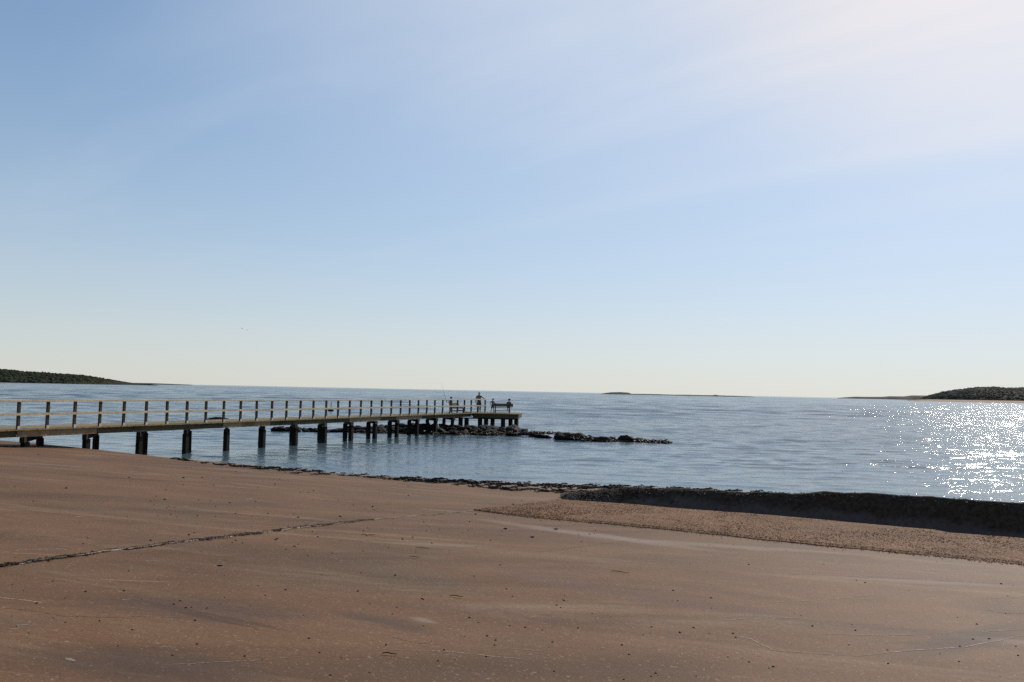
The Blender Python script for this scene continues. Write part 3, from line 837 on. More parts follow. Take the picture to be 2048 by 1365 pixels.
def make_pier():
    pier = empty('pier', line(I0))
    tag(pier, 'long wooden pier on dark piles with a plain timber railing along its near side', 'pier')
    inv = Matrix.Translation(-Vector(pier.location))
    def part(mb, name, mat, parent=pier, **k):
        mb.v = [tuple(inv @ Vector(v)) for v in mb.v]
        return mb.build(name, mat, parent, **k)
    # decking: planks across the pier, one mesh
    d = MB(); pw = 0.145; L0 = DP.length; n = int((I1 - I0) * L0 / pw)
    for k in range(n):
        i = I0 + (k + 0.5) * pw / L0
        j = random.uniform(-0.012, 0.012); zz = ZD - 0.02 + random.uniform(-0.004, 0.004)
        d.frame_box(line(i, WIDTH / 2 - 0.02 + j, zz), UDIR * (pw / 2 - 0.004), PERP * (WIDTH / 2 + 0.05), UP * 0.022)
    # planks of the head, laid parallel to its front
    A, B, C_, D_ = HEAD
    m = 30
    for k in range(m):
        t0 = (k + 0.04) / m; t1 = (k + 0.96) / m
        q = [A.lerp(D_, t0), B.lerp(C_, t0), B.lerp(C_, t1), A.lerp(D_, t1)]
        j = random.uniform(-0.003, 0.003)
        vs_ = [v + UP * (ZD - 0.046 + j) for v in q] + [v + UP * (ZD - 0.006 + j) for v in q]
        d.add(vs_, [(0, 1, 2, 3), (4, 5, 6, 7), (0, 1, 5, 4), (1, 2, 6, 5), (2, 3, 7, 6), (3, 0, 4, 7)])
    part(d, 'deck', M_deck)
    # side boards, lapped alternately
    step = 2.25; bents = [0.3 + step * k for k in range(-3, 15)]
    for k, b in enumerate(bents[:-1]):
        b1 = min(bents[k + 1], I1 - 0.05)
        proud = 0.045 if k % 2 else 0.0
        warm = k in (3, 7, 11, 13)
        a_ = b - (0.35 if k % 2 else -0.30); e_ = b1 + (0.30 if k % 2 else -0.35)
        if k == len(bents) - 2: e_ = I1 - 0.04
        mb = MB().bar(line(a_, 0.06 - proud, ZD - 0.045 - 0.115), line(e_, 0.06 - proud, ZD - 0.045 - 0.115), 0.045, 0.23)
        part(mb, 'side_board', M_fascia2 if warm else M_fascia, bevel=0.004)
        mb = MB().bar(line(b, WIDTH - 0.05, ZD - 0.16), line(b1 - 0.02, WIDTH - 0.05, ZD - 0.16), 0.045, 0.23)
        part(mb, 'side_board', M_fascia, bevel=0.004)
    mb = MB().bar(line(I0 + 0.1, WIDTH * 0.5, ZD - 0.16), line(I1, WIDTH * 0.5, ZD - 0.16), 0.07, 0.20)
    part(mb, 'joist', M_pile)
    # head boards
    for a_, b_ in ((A, B), (B, C_), (C_, D_)):
        nn = (b_ - a_).normalized(); inn = Vector((-nn.y, nn.x, 0))
        mb = MB().bar(a_ + nn * 0.03 + inn * 0.07 + UP * (ZD - 0.05 - 0.16), b_ - nn * 0.1 + inn * 0.07 + UP * (ZD - 0.05 - 0.16), 0.05, 0.32)
        part(mb, 'side_board', M_fascia, bevel=0.004)
    mb = MB().bar(A.lerp(D_, 0.5) + UP * (ZD - 0.17), B.lerp(C_, 0.5) - Vector((0.15, 0, 0)) + UP * (ZD - 0.17), 0.1, 0.22)
    part(mb, 'joist', M_pile)
    # bents: cross-beam on two piles
    for k, b in enumerate(bents):
        if b > I1 - 0.8: continue
        near_ = line(b, 0.14); far_ = near_ + SKEW * 2.6
        zb = ZD - 0.045 - 0.23 - 0.10
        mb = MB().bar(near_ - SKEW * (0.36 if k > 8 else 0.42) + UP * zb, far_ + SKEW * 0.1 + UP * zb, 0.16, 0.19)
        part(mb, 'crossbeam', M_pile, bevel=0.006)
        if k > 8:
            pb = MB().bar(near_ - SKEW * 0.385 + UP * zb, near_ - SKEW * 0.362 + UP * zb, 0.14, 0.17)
            part(pb, 'beam_end', M_fascia2)  # light cap: the sunlit end of the beam put into the colour
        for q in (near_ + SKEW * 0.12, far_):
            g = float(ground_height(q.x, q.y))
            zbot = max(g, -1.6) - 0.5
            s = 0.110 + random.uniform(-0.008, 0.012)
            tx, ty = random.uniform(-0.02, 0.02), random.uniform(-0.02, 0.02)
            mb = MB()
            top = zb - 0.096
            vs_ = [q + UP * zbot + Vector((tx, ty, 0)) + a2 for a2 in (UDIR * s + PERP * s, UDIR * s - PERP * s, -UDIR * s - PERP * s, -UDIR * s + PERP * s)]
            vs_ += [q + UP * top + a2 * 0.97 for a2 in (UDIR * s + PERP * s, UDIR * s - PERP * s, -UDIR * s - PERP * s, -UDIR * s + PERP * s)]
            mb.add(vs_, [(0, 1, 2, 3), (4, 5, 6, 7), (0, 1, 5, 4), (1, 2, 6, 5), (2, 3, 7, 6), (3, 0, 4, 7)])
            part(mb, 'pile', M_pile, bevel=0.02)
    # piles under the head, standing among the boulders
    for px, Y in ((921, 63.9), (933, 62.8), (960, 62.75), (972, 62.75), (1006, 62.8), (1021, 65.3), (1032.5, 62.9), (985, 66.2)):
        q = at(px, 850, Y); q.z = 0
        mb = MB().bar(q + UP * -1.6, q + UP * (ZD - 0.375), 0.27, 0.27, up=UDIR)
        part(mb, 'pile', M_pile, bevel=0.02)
    mb = MB().bar(Vector((-4.4, 63.3, ZD - 0.42)), Vector((0.5, 62.85, ZD - 0.42)), 0.18, 0.08)
    part(mb, 'crossbeam', M_pile)
    # pale plate on the side board near the head
    q = line(31.9, 0.06 - 0.075, ZD - 0.19)
    mb = MB().bar(q - UDIR * 0.06, q + UDIR * 0.06, 0.02, 0.09)
    part(mb, 'plate', M_pale)
    # railing > posts, rails
    rail_z = ZD + 1.05
    off = 0.055
    top = MB()
    idx = [k for k in range(-6, 33)] + [33.05, 34.15]
    segs = list(range(-6, 34, 4))
    for a_, b_ in zip(segs[:-1], segs[1:]):
        zj = random.uniform(-0.006, 0.006)
        top.bar(line(a_ + 0.005, off - 0.01, rail_z - 0.03 + zj), line(b_ - 0.005, off - 0.01, rail_z - 0.03 + random.uniform(-0.006, 0.006)), 0.15, 0.066)
    top.bar(line(segs[-1], off - 0.01, rail_z - 0.03), line(34.25, off - 0.01, rail_z - 0.03), 0.15, 0.066)
    rail = part(top, 'railing', M_rail, bevel=0.005)
    mid = MB()
    for a_, b_ in zip(segs[:-1], segs[1:]):
        mid.bar(line(a_ + 0.005, off - 0.068, ZD + 0.54), line(b_ - 0.005, off - 0.068, ZD + 0.54 + random.uniform(-0.01, 0.01)), 0.035, 0.088)
    mid.bar(line(segs[-1], off - 0.068, ZD + 0.54), line(34.2, off - 0.068, ZD + 0.54), 0.035, 0.088)
    part(mid, 'mid_rail', M_rail, rail)
    for i in idx:
        tz = Vector((random.uniform(-0.012, 0.012), random.uniform(-0.012, 0.012), 0))
        mb = MB().bar(line(i, off + 0.005, ZD + 0.006) , line(i, off + 0.005, rail_z - 0.069) + tz, 0.095, 0.095, up=UDIR)
        part(mb, 'railing_post', M_post, rail, bevel=0.006)
        mb = MB().bar(line(i, off - 0.048, ZD + 0.006) , line(i, off - 0.048, ZD + 0.12), 0.10, 0.006, up=PERP)
        part(mb, 'post_bracket', M_steel, rail)
    return pier
make_pier()

# ------------------------------------------------------------------ benches on the head
def make_bench(label, loc, rz, length):
    root = empty('bench', loc, rz)
    tag(root, label, 'bench', 'benches at the end of the pier')
    h = length / 2
    # local: +Y is the side the sitter faces, back at -Y
    mb = MB()
    for k in range(4): mb.box(-h + 0.02, h - 0.02, -0.02 + k * 0.115, 0.085 + k * 0.115, 0.40, 0.44)
    mb.build('seat', M_bench, root, bevel=0.005)
    mb = MB()
    for k in range(2): mb.frame_box((0.02, -0.105 - 0.035 * k, 0.56 + 0.125 * k), (h, 0, 0), (0, 0.018, 0.006), (0, -0.015, 0.055))
    mb.build('backrest', M_bench, root)
    for s in (-1, 1):
        x = s * (h - 0.26)
        MB().box(x - 0.045, x + 0.045, 0.36, 0.44, 0.0, 0.365).build('leg', M_bench, root, bevel=0.005)
        MB().add([(x + a, y + b, z) for (y, z) in ((-0.08, 0.0), (-0.075, 0.44), (-0.155, 0.76)) for a, b in ((-0.045, -0.035), (0.045, -0.035), (0.045, 0.035), (-0.045, 0.035))],
                 [(0, 1, 2, 3), (8, 9, 10, 11)] + [(r_ * 4 + k, r_ * 4 + (k + 1) % 4, r_ * 4 + 4 + (k + 1) % 4, r_ * 4 + 4 + k) for r_ in range(2) for k in range(4)]).build('leg', M_bench, root)
        MB().box(x - 0.035, x + 0.035, -0.035, 0.36, 0.33, 0.395).build('seat_bearer', M_bench, root)
    MB().box(-h + 0.3, h - 0.3, 0.14, 0.20, 0.14, 0.20).build('stretcher', M_bench, root)
    MB().box(-h + 0.18, -h + 0.24, -0.05, 0.36, 0.13, 0.21).build('side_rail', M_bench, root)
    MB().box(h - 0.24, h - 0.18, -0.05, 0.36, 0.13, 0.21).build('side_rail', M_bench, root)
    return root
b1c = at(1004.5, 826.3, 63.9); b1c.z = ZD
make_bench('dark wooden bench at the pier end with a capped child sitting on it', b1c, R(2), 1.62)
b2c = at(911, 825, 62.0); b2c.z = ZD
make_bench('dark wooden bench beside the boy holding a fishing rod', b2c, R(-114), 1.5)

# ------------------------------------------------------------------ people
def skin_mesh(name, verts, edges, rads, mat, parent=None, sub=1):
    me = bpy.data.meshes.new(name + '_skeleton'); me.from_pydata([tuple(v) for v in verts], edges, []); me.update()
    o = bpy.data.objects.new(name, me); COL.objects.link(o)
    md = o.modifiers.new('skin', 'SKIN'); md.use_smooth_shade = True; md.branch_smoothing = 0.3
    ly = me.skin_vertices[0].data if me.skin_vertices else None
    if ly is None:
        bm = bmesh.new(); bm.from_mesh(me); bm.verts.layers.skin.verify(); bm.to_mesh(me); bm.free(); ly = me.skin_vertices[0].data
    for k, r_ in enumerate(rads):
        ly[k].radius = (r_, r_) if not isinstance(r_, tuple) else r_
        ly[k].use_root = (k == 0)
    s = o.modifiers.new('sub', 'SUBSURF'); s.levels = sub; s.render_levels = sub
    dg = bpy.context.evaluated_depsgraph_get(); dg.update()
    new = bpy.data.meshes.new_from_object(o.evaluated_get(dg))
    o.modifiers.clear(); o.data = new; new.name = name
    new.materials.clear(); new.materials.append(mat)
    for p in new.polygons: p.use_smooth = True
    if parent: o.parent = parent
    return o

def mat_cloth(name, c):
    M = Mat(name, 0.85, 0.2)
    a = M.noise(M.c.outputs['Object'], 14, 3, 0.6)
    M.color(M.mix(M.ramp(a, (0.35, 0.0), (0.7, 0.35)), c, tuple(v * 0.7 for v in c))); return M.m
def mat_skin(name, c):
    M = Mat(name, 0.5, 0.4, c); M.b.inputs['Subsurface Weight'].default_value = 0.1; return M.m
S_tan = mat_skin('tanned_skin', (0.17, 0.085, 0.055)); S_fair = mat_skin('fair_skin', (0.26, 0.15, 0.105))
C_short = mat_cloth('dark_shorts_cloth', (0.035, 0.035, 0.045)); C_pink = mat_cloth('pale_pink_shirt_cloth', (0.22, 0.15, 0.165))
C_navy = mat_cloth('navy_cloth', (0.03, 0.04, 0.07)); C_cap = mat_cloth('dark_cap_cloth', (0.02, 0.02, 0.028)); C_hair = mat_cloth('brown_hair', (0.03, 0.02, 0.013))
C_grey = mat_cloth('grey_green_shirt_cloth', (0.10, 0.11, 0.09))
M_eye = Mat('eye', 0.2, 0.5, (0.05, 0.04, 0.035)).m

def make_person(label, loc, rz, s, J, skin, shirt=None, shorts=C_short, cap=None, hair=C_hair, group='people at the end of the pier'):
    """J: joints of a 1.75 m figure, facing +Y; s scales it. Child heads are a little larger."""
    root = empty('person', loc, rz)
    tag(root, label, 'person', group)
    V = []; E = []; Rd = []
    def v(p, r_):
        V.append(Vector(p) * s); Rd.append(r_ * s if not isinstance(r_, tuple) else (r_[0] * s, r_[1] * s)); return len(V) - 1
    def e(*c):
        for a, b in zip(c[:-1], c[1:]): E.append((a, b))
    pel = Vector(J['pelvis']); chest = Vector(J['chest']); neck = Vector(J['neck']); head = Vector(J['head'])
    k = J.get('build', 1.0); hk = J.get('headk', 1.0)
    waist = pel.lerp(chest, 0.5)
    ip = v(pel, (0.145 * k, 0.11 * k)); iw = v(waist, (0.13 * k, 0.10 * k)); ic = v(chest, (0.155 * k, 0.115 * k)); inn = v(neck, 0.06)
    hd = (head - neck).normalized()
    ih0 = v(neck + (head - neck) * 0.55, 0.062 * hk); ih1 = v(head - hd * 0.01, (0.082 * hk, 0.098 * hk)); ih2 = v(head + hd * 0.075 * hk, 0.075 * hk)
    e(ip, iw, ic, inn, ih0, ih1, ih2)
    parts = {}
    for sd_, sg in (('L', -1), ('R', 1)):
        sh, el, wr, hn = (Vector(J[q + sd_]) for q in ('sh', 'el', 'wr', 'hand'))
        a = v(sh, 0.058 * k); b = v(sh.lerp(el, 0.5), 0.05 * k); c = v(el, 0.042 * k); d = v(el.lerp(wr, 0.45), 0.04 * k); f = v(wr, 0.028)
        e(ic, a, b, c, d, f)
        dr = (hn - wr).normalized(); pl = v(wr + dr * 0.055, (0.035, 0.02)); e(f, pl)
        up = Vector(J.get('palm' + sd_, (0, 0, 1))); sidev = dr.cross(up).normalized(); up = sidev.cross(dr)
        for t, ln in ((-1.5, 0.062), (-0.5, 0.074), (0.5, 0.08), (1.5, 0.07)):
            k0 = v(wr + dr * 0.09 + sidev * t * 0.02, 0.0105); k1 = v(wr + dr * (0.09 + ln * 0.55) + sidev * t * 0.021 - up * 0.012, 0.0092)
            k2 = v(wr + dr * (0.09 + ln * 0.85) + sidev * t * 0.021 - up * 0.036, 0.008)
            e(pl, k0, k1, k2)
        th = v(wr + dr * 0.05 + sidev * 0.045 * -sg - up * 0.01, 0.012); th2 = v(wr + dr * 0.085 + sidev * 0.06 * -sg - up * 0.028, 0.0095); e(pl, th, th2)
        hp, kn, an, toe = (Vector(J[q + sd_]) for q in ('hip', 'knee', 'ank', 'toe'))
        a = v(hp, 0.088 * k); b = v(hp.lerp(kn, 0.5), 0.075 * k); c = v(kn, 0.056 * k); d = v(kn.lerp(an, 0.35), 0.056 * k); f = v(an, 0.038)
        fd = (toe - an); g_ = v(an + fd * 0.5 - Vector((0, 0, 0.01)), (0.04, 0.034)); h_ = v(toe, (0.042, 0.022)); bk = v(an - Vector((fd.x, fd.y, 0)).normalized() * 0.045 - Vector((0, 0, 0.04)), 0.03)
        e(ip, a, b, c, d, f, g_, h_); e(f, bk)
        parts[sd_] = (sh, el, hp, kn)
    fw = Vector(J.get('face', (0, 1, 0))).normalized(); fs = fw.cross(hd).normalized()
    ns = v(head + fw * 0.108 * hk - hd * 0.015, 0.013); e(ih1, ns)
    body = skin_mesh('body', V, E, Rd, skin, root)
    # ears, eyes and mouth belong to the head
    for sg in (-1, 1):
        vs_, fs_ = ico(1, 3, 0.0, (0.012 * s, 0.022 * s, 0.032 * s)); c = (head + fs * sg * 0.082 * hk) * s
        np_mesh('ear', vs_ + np.array(c), fs_, skin, True, body)
        vs_, fs_ = ico(1, 3, 0.0, (0.012 * s,) * 3); c = (head + fs * sg * 0.034 * hk + fw * 0.086 * hk + hd * 0.012) * s
        np_mesh('eye', vs_ + np.array(c), fs_, M_eye, True, body)
    vs_, fs_ = ico(1, 3, 0.0, (0.026 * s, 0.008 * s, 0.008 * s)); c = (head + fw * 0.090 * hk - hd * 0.05) * s
    ang = math.atan2(fs.y, fs.x); vs_ = np.stack([vs_[:, 0] * math.cos(ang) - vs_[:, 1] * math.sin(ang), vs_[:, 0] * math.sin(ang) + vs_[:, 1] * math.cos(ang), vs_[:, 2]], 1)
    np_mesh('mouth', vs_ + np.array(c), fs_, S_tan, True, body)
    # shorts
    W = []; WE = []; WR = []
    def wv(p, r_): W.append(Vector(p) * s); WR.append(r_ * s if not isinstance(r_, tuple) else (r_[0] * s, r_[1] * s)); return len(W) - 1
    a0 = wv(pel + Vector((0, 0, -0.01)), (0.165 * k, 0.13 * k)); a1 = wv(pel.lerp(waist, 0.55), (0.15 * k, 0.12 * k)); WE.append((a0, a1))
    for sd_ in 'LR':
        sh, el, hp, kn = parts[sd_]
        b0 = wv(hp, 0.115 * k); b1 = wv(hp.lerp(kn, 0.5), 0.105 * k); b2 = wv(hp.lerp(kn, J.get('shortlen', 0.8)), 0.105 * k); WE += [(a0, b0), (b0, b1), (b1, b2)]
    skin_mesh('shorts', W, WE, WR, shorts, root)
    if shirt:
        W.clear(); WE.clear(); WR.clear()
        a0 = wv(waist, (0.15 * k, 0.12 * k)); a1 = wv(chest, (0.172 * k, 0.13 * k)); a2 = wv(neck - hd * 0.02, 0.07); a3 = wv(pel + Vector((0, 0, 0.0)), (0.172 * k, 0.138 * k)); WE += [(a0, a1), (a1, a2), (a0, a3)]
        for sd_ in 'LR':
            sh, el, hp, kn = parts[sd_]
            b0 = wv(sh, 0.074 * k); b1 = wv(sh.lerp(el, 0.7), 0.066 * k); WE += [(a1, b0), (b0, b1)]
        skin_mesh('shirt', W, WE, WR, shirt, root)
    # hair, or a cap with its brim
    def dome(name, mat, c, r3, cut, parent):
        bm = bmesh.new(); bmesh.ops.create_uvsphere(bm, u_segments=20, v_segments=12, radius=1)
        bmesh.ops.delete(bm, geom=[q for q in bm.verts if q.co.z < cut], context='VERTS')
        rot = Matrix((fs, fw, hd)).transposed()
        for q in bm.verts: q.co = (rot @ Vector((q.co.x * r3[0], q.co.y * r3[1], q.co.z * r3[2])) + c) * s
        me = bpy.data.meshes.new(name); bm.to_mesh(me); bm.free(); me.materials.append(mat)
        for p in me.polygons: p.use_smooth = True
        o = bpy.data.objects.new(name, me); COL.objects.link(o); o.parent = parent; return o
    if cap:
        hat = dome('cap', cap, head + hd * 0.035 * hk, (0.098 * hk, 0.118 * hk, 0.095 * hk), -0.05, root)
        mb = MB(); pts = []
        for zz in (0.0, 0.009):
            for t in range(9):
                a = math.pi * t / 8; pts.append((head + hd * (0.03 * hk + zz) + fs * math.cos(a) * 0.088 * hk + fw * (0.085 * hk + math.sin(a) * 0.105) - hd * 0.02 * math.sin(a)) * s)
        mb.add(pts, [tuple(range(9)), tuple(range(9, 18))[::-1]] + [(t, t + 1, t + 10, t + 9) for t in range(8)] + [(8, 0, 9, 17)])
        mb.build('brim', cap, hat)
    else:
        dome('hair', hair, head + hd * 0.03 * hk - fw * 0.012, (0.094 * hk, 0.112 * hk, 0.092 * hk), -0.25, root)
    return root

def standing(**kw):
    J = dict(pelvis=(0, 0, 0.94), chest=(0, 0, 1.30), neck=(0, 0, 1.48), head=(0, 0.02, 1.63),
             shL=(-0.19, 0, 1.42), elL=(-0.25, -0.02, 1.13), wrL=(-0.27, 0.04, 0.87), handL=(-0.27, 0.05, 0.75), palmL=(-1, 0, 0),
             shR=(0.19, 0, 1.42), elR=(0.25, -0.02, 1.13), wrR=(0.27, 0.04, 0.87), handR=(0.27, 0.05, 0.75), palmR=(1, 0, 0),
             hipL=(-0.095, 0, 0.88), kneeL=(-0.11, 0.02, 0.48), ankL=(-0.12, -0.02, 0.085), toeL=(-0.15, 0.16, 0.025),
             hipR=(0.095, 0, 0.88), kneeR=(0.11, 0.02, 0.48), ankR=(0.12, -0.02, 0.085), toeR=(0.15, 0.16, 0.025))
    J.update(kw); return J

# the man, seen from behind, one arm out to the end post
pm = at(957.5, 827, 64.15); pm.z = ZD
hand = (line(34.1, 0.055, ZD + 1.06) - pm) / 0.90
make_person('shirtless person in dark shorts from behind, one arm out to the end post', pm, 0, 0.90,
            standing(build=1.28, elR=(0.2 + (hand.x - 0.2) * 0.48, -0.02, 1.28), wrR=(hand.x - 0.09, hand.y, hand.z + 0.055), handR=(hand.x + 0.05, hand.y, hand.z + 0.03), palmR=(0, 0, 1),
                     shR=(0.2, 0, 1.42), elL=(-0.26, -0.03, 1.14), wrL=(-0.27, 0.05, 0.88), handL=(-0.26, 0.08, 0.76),
                     ankL=(-0.13, 0.02, 0.085), toeL=(-0.17, 0.20, 0.025), ankR=(0.11, -0.10, 0.085), toeR=(0.14, 0.09, 0.025), kneeR=(0.11, 0.0, 0.48)),
            S_tan, None, C_short)

# the boy with the rod, facing to the left
pb = at(902.5, 825, 61.7); pb.z = ZD
make_person('child in a dark cap standing by the bench and holding up a fishing rod', pb, R(90), 0.665,
            standing(build=1.05, headk=1.25, head=(0, 0.03, 1.66), elR=(0.2, 0.12, 1.14), wrR=(0.08, 0.40, 1.16), handR=(0.03, 0.52, 1.18), palmR=(0, 0, 1),
                     elL=(-0.2, 0.18, 1.22), wrL=(-0.06, 0.42, 1.36), handL=(-0.01, 0.53, 1.42), palmL=(0, 0, 1), toeL=(-0.13, 0.22, 0.025),
                     kneeR=(0.10, 0.08, 0.48), ankR=(0.11, 0.16, 0.085), toeR=(0.12, 0.36, 0.025)),
            S_fair, C_grey, C_navy, C_cap)

# the child in the pale shirt, one knee towards the bench
pc = at(985.0, 825.4, 64.35); pc.z = ZD
make_person('child in a pale pink shirt standing at the left end of the bench', pc, R(-28), 0.62,
            standing(build=1.05, headk=1.25, head=(0.02, 0.03, 1.66), elL=(-0.33, -0.08, 1.2), wrL=(-0.26, 0.02, 0.98), handL=(-0.2, 0.08, 0.9),
                     elR=(0.27, 0.04, 1.14), wrR=(0.25, 0.2, 0.93), handR=(0.22, 0.3, 0.87), shortlen=0.75,
                     kneeL=(-0.16, 0.0, 0.48), ankL=(-0.21, -0.06, 0.085), toeL=(-0.26, 0.11, 0.025)),
            S_fair, C_pink, C_navy)

# the child sitting on the bench, cap brim to the right
ps = b1c + Vector((0.50, 0.18, -0.06))
sitJ = dict(pelvis=(0, -0.02, 0.80), chest=(0, 0.0, 1.15), neck=(0.0, 0.03, 1.33), head=(0.02, 0.06, 1.50), face=(0.95, 0.25, -0.05), build=1.05, headk=1.25,
            shL=(-0.18, 0.0, 1.25), elL=(-0.24, 0.08, 0.95), wrL=(-0.14, 0.28, 0.84), handL=(-0.1, 0.39, 0.82), palmL=(0, 0, 1),
            shR=(0.18, 0.0, 1.25), elR=(0.24, 0.08, 0.95), wrR=(0.16, 0.28, 0.84), handR=(0.12, 0.39, 0.82), palmR=(0, 0, 1),
            hipL=(-0.09, 0.04, 0.79), kneeL=(-0.11, 0.45, 0.77), ankL=(-0.11, 0.5, 0.36), toeL=(-0.12, 0.68, 0.30),
            hipR=(0.09, 0.04, 0.79), kneeR=(0.11, 0.45, 0.77), ankR=(0.11, 0.52, 0.36), toeR=(0.12, 0.70, 0.30))
make_person('child in a dark peaked cap sitting on the bench at the pier end', ps, R(2), 0.72, sitJ, S_fair, C_navy, C_navy, C_cap)

# fishing rod held by the boy
def rod():
    lo = at(893.5, 805, 61.75); hi = at(885.4, 778, 61.3); tip = at(882.8, 766, 61.0)
    root = empty('fishing_rod', lo)
    tag(root, 'thin fishing rod held upright by the child in the cap', 'fishing rod')
    loc = lambda p: p - lo
    a = lo.lerp(hi, 0.22)
    MB().tube([loc(lo), loc(a), loc(lo.lerp(hi, 0.6)), loc(hi), loc(tip)], [0.014, 0.011, 0.009, 0.005, 0.003], 6).build('blank', M_stone, root)
    MB().tube([loc(lo) - (hi - lo).normalized() * 0.02, loc(lo.lerp(hi, 0.16))], [0.021, 0.019], 8).build('handle', M_weed, root)
    c = loc(lo.lerp(hi, 0.19)) + Vector((-0.08, -0.03, 0.0))
    MB().tube([c + Vector((0, -0.03, 0)), c + Vector((0, 0.03, 0))], [0.05, 0.05], 10).build('reel', M_stone, root)
rod()

# ------------------------------------------------------------------ boulders of the breakwater
def boulder_meshes():
    out_ = []
    for k in range(8):
        vs_, fs_ = ico(3, 60 + k, 0.42, (1.15, 0.95, 0.78))
        o = np_mesh('boulder', vs_, fs_, M_rock); out_.append(o.data); bpy.data.objects.remove(o)
    return out_
BM = boulder_meshes()
def boulder(px, py, Y, s, label, group, sc=(1, 1, 1), mesh=None, z=None):
    p = at(px, py, Y)
    o = bpy.data.objects.new('boulder', mesh or BM[rng.integers(8)])
    o.location = (p.x, p.y, p.z if z is None else z)
    o.scale = (s * sc[0], s * sc[1], s * sc[2]); o.rotation_euler = (rng.uniform(-0.3, 0.3), rng.uniform(-0.3, 0.3), rng.uniform(0, 6.28))
    COL.objects.link(o); tag(o, label, 'boulder', group)
    return o
def breakwater():
    G1 = 'boulders heaped under the pier'
    top = [(545, 853), (600, 851), (700, 849), (800, 846), (860, 842), (930, 847), (990, 850), (1035, 852), (1062, 864)]
    base = [(545, 858), (600, 861), (640, 863), (720, 866), (800, 868), (900, 870), (1000, 870), (1062, 869)]
    for row in range(4):
        px = (552 if row < 2 else 690) + row * 5.0
        while px < 1058:
            yt = np.interp(px, *zip(*top)); yb = np.interp(px, *zip(*base))
            t = (row + 0.25) / 4.0
            y = yb + (yt + 5 - yb) * t + rng.normal(0, 0.8)
            Y = 57.2 + 1.0 * row + 1.2 * smooth((px - 850) / 200)
            s = rng.uniform(0.20, 0.40) * (0.8 + 0.25 * smooth((px - 820) / 150))
            lab = 'dark wet boulder in the heap of rocks under the middle of the pier' if px < 800 else 'dark boulder in the heap of rocks under the end of the pier'
            boulder(px, y, Y, s, lab, G1 if px < 800 else 'boulders heaped under the pier end', (rng.uniform(1.0, 1.5), rng.uniform(0.8, 1.1), rng.uniform(0.6, 0.85)))
            px += s * 2.2 * 28 * rng.uniform(0.62, 0.95)
    boulder(1026, 860, 58.2, 0.50, 'largest rounded boulder below the right end of the pier head', 'boulders heaped under the pier end', (1.3, 1, 0.85), BM[2])
    boulder(875.5, 854, 56.0, 0.16, 'pale square beam end, shaped as a boulder, under the pier railing', 'boulders heaped under the pier end', (0.9, 0.7, 1.1)).data = pale_beam_end()  # stand-in for a pale beam end, made from a boulder shape
    # low reef that runs on to the right
    G2 = 'rocks of the low reef beyond the pier end'
    def rf(px, py, Y, s, lab, sc): boulder(px, py, Y, s, lab, G2, (sc[0], sc[1], sc[2] * 1.12), BM[(int(px) // 7) % 8], s * sc[2] * 0.28)
    rf(1135, 873, 53.8, 0.62, 'biggest domed rock of the low reef, at its pier side', (1.5, 0.9, 0.72))
    rf(1158, 874, 53.6, 0.42, 'rock leaning on the right side of the biggest reef rock', (1.4, 0.9, 0.9))
    rf(1180, 878, 53.4, 0.34, 'low rock next after the rock beside the biggest one', (1.6, 0.9, 0.8))
    rf(1204, 881.5, 53.0, 0.36, 'middle rock of the reef with pale crack of light', (1.5, 0.9, 0.75))
    rf(1222, 881, 53.3, 0.28, 'small rock just right of the reef\'s middle', (1.4, 0.9, 0.8))
    rf(1254, 880.5, 53.0, 0.40, 'pointed second highest rock of the reef', (1.3, 0.9, 0.85))
    rf(1278, 883, 53.0, 0.32, 'rounded rock following the pointed one', (1.5, 0.9, 0.7))
    rf(1300, 884.5, 53.0, 0.26, 'flat rock near the reef\'s outer tip', (1.9, 0.9, 0.5))
    rf(1328, 885, 53.0, 0.20, 'outermost tiny rock at the reef\'s tip, set apart', (1.9, 0.9, 0.55))
    rf(1088, 869.5, 55.5, 0.30, 'low rock between the boulder heap and the biggest reef rock', (2.0, 1, 0.6))
    rf(1072, 867.5, 56.5, 0.30, 'low rock joining the foot of the pier heap', (1.6, 1, 0.7))
    p = on_level(437, 838.5, 0.05)
    o = bpy.data.objects.new('boulder', BM[4]); o.location = (p.x, p.y, -0.1); o.scale = (0.95, 0.7, 0.40); COL.objects.link(o)
    tag(o, 'low dark rock awash in the sea behind the middle of the pier', 'boulder')
    # brown weed fringing the reef and the heap
    n = 1500
    x = np.concatenate([rng.uniform(1060, 1110, 250), rng.uniform(1108, 1338, n), rng.uniform(700, 1060, 700)])
    y = np.interp(x, [700, 900, 1060, 1110, 1150, 1180, 1250, 1338], [868, 871, 868, 868, 880, 883, 886, 887]) - np.abs(rng.normal(0, 2.2, len(x)))
    Yd = np.interp(x, [700, 900, 1060, 1110, 1150, 1338], [57, 57.4, 57.2, 55.5, 53.2, 52.4])
    q = np.array([at(a, b, c) for a, b, c in zip(x, y, Yd)]); q[:, 1] += rng.normal(0, 0.25, len(q)); q[:, 2] = np.clip(q[:, 2], -0.02, 0.28)
    tag(scatter_mesh('reef_seaweed', q, rng.uniform(0.08, 0.24, len(q)), M_kelp, STR, (0.5, 1.3), (0.8, 1.5), False, 0.25), kind='stuff')
def pale_beam_end():
    vs_, fs_ = ico(2, 91, 0.25, (1, 0.9, 0.95)); o = np_mesh('boulder', vs_, fs_, M_beam_end); d = o.data; bpy.data.objects.remove(o); return d
breakwater()

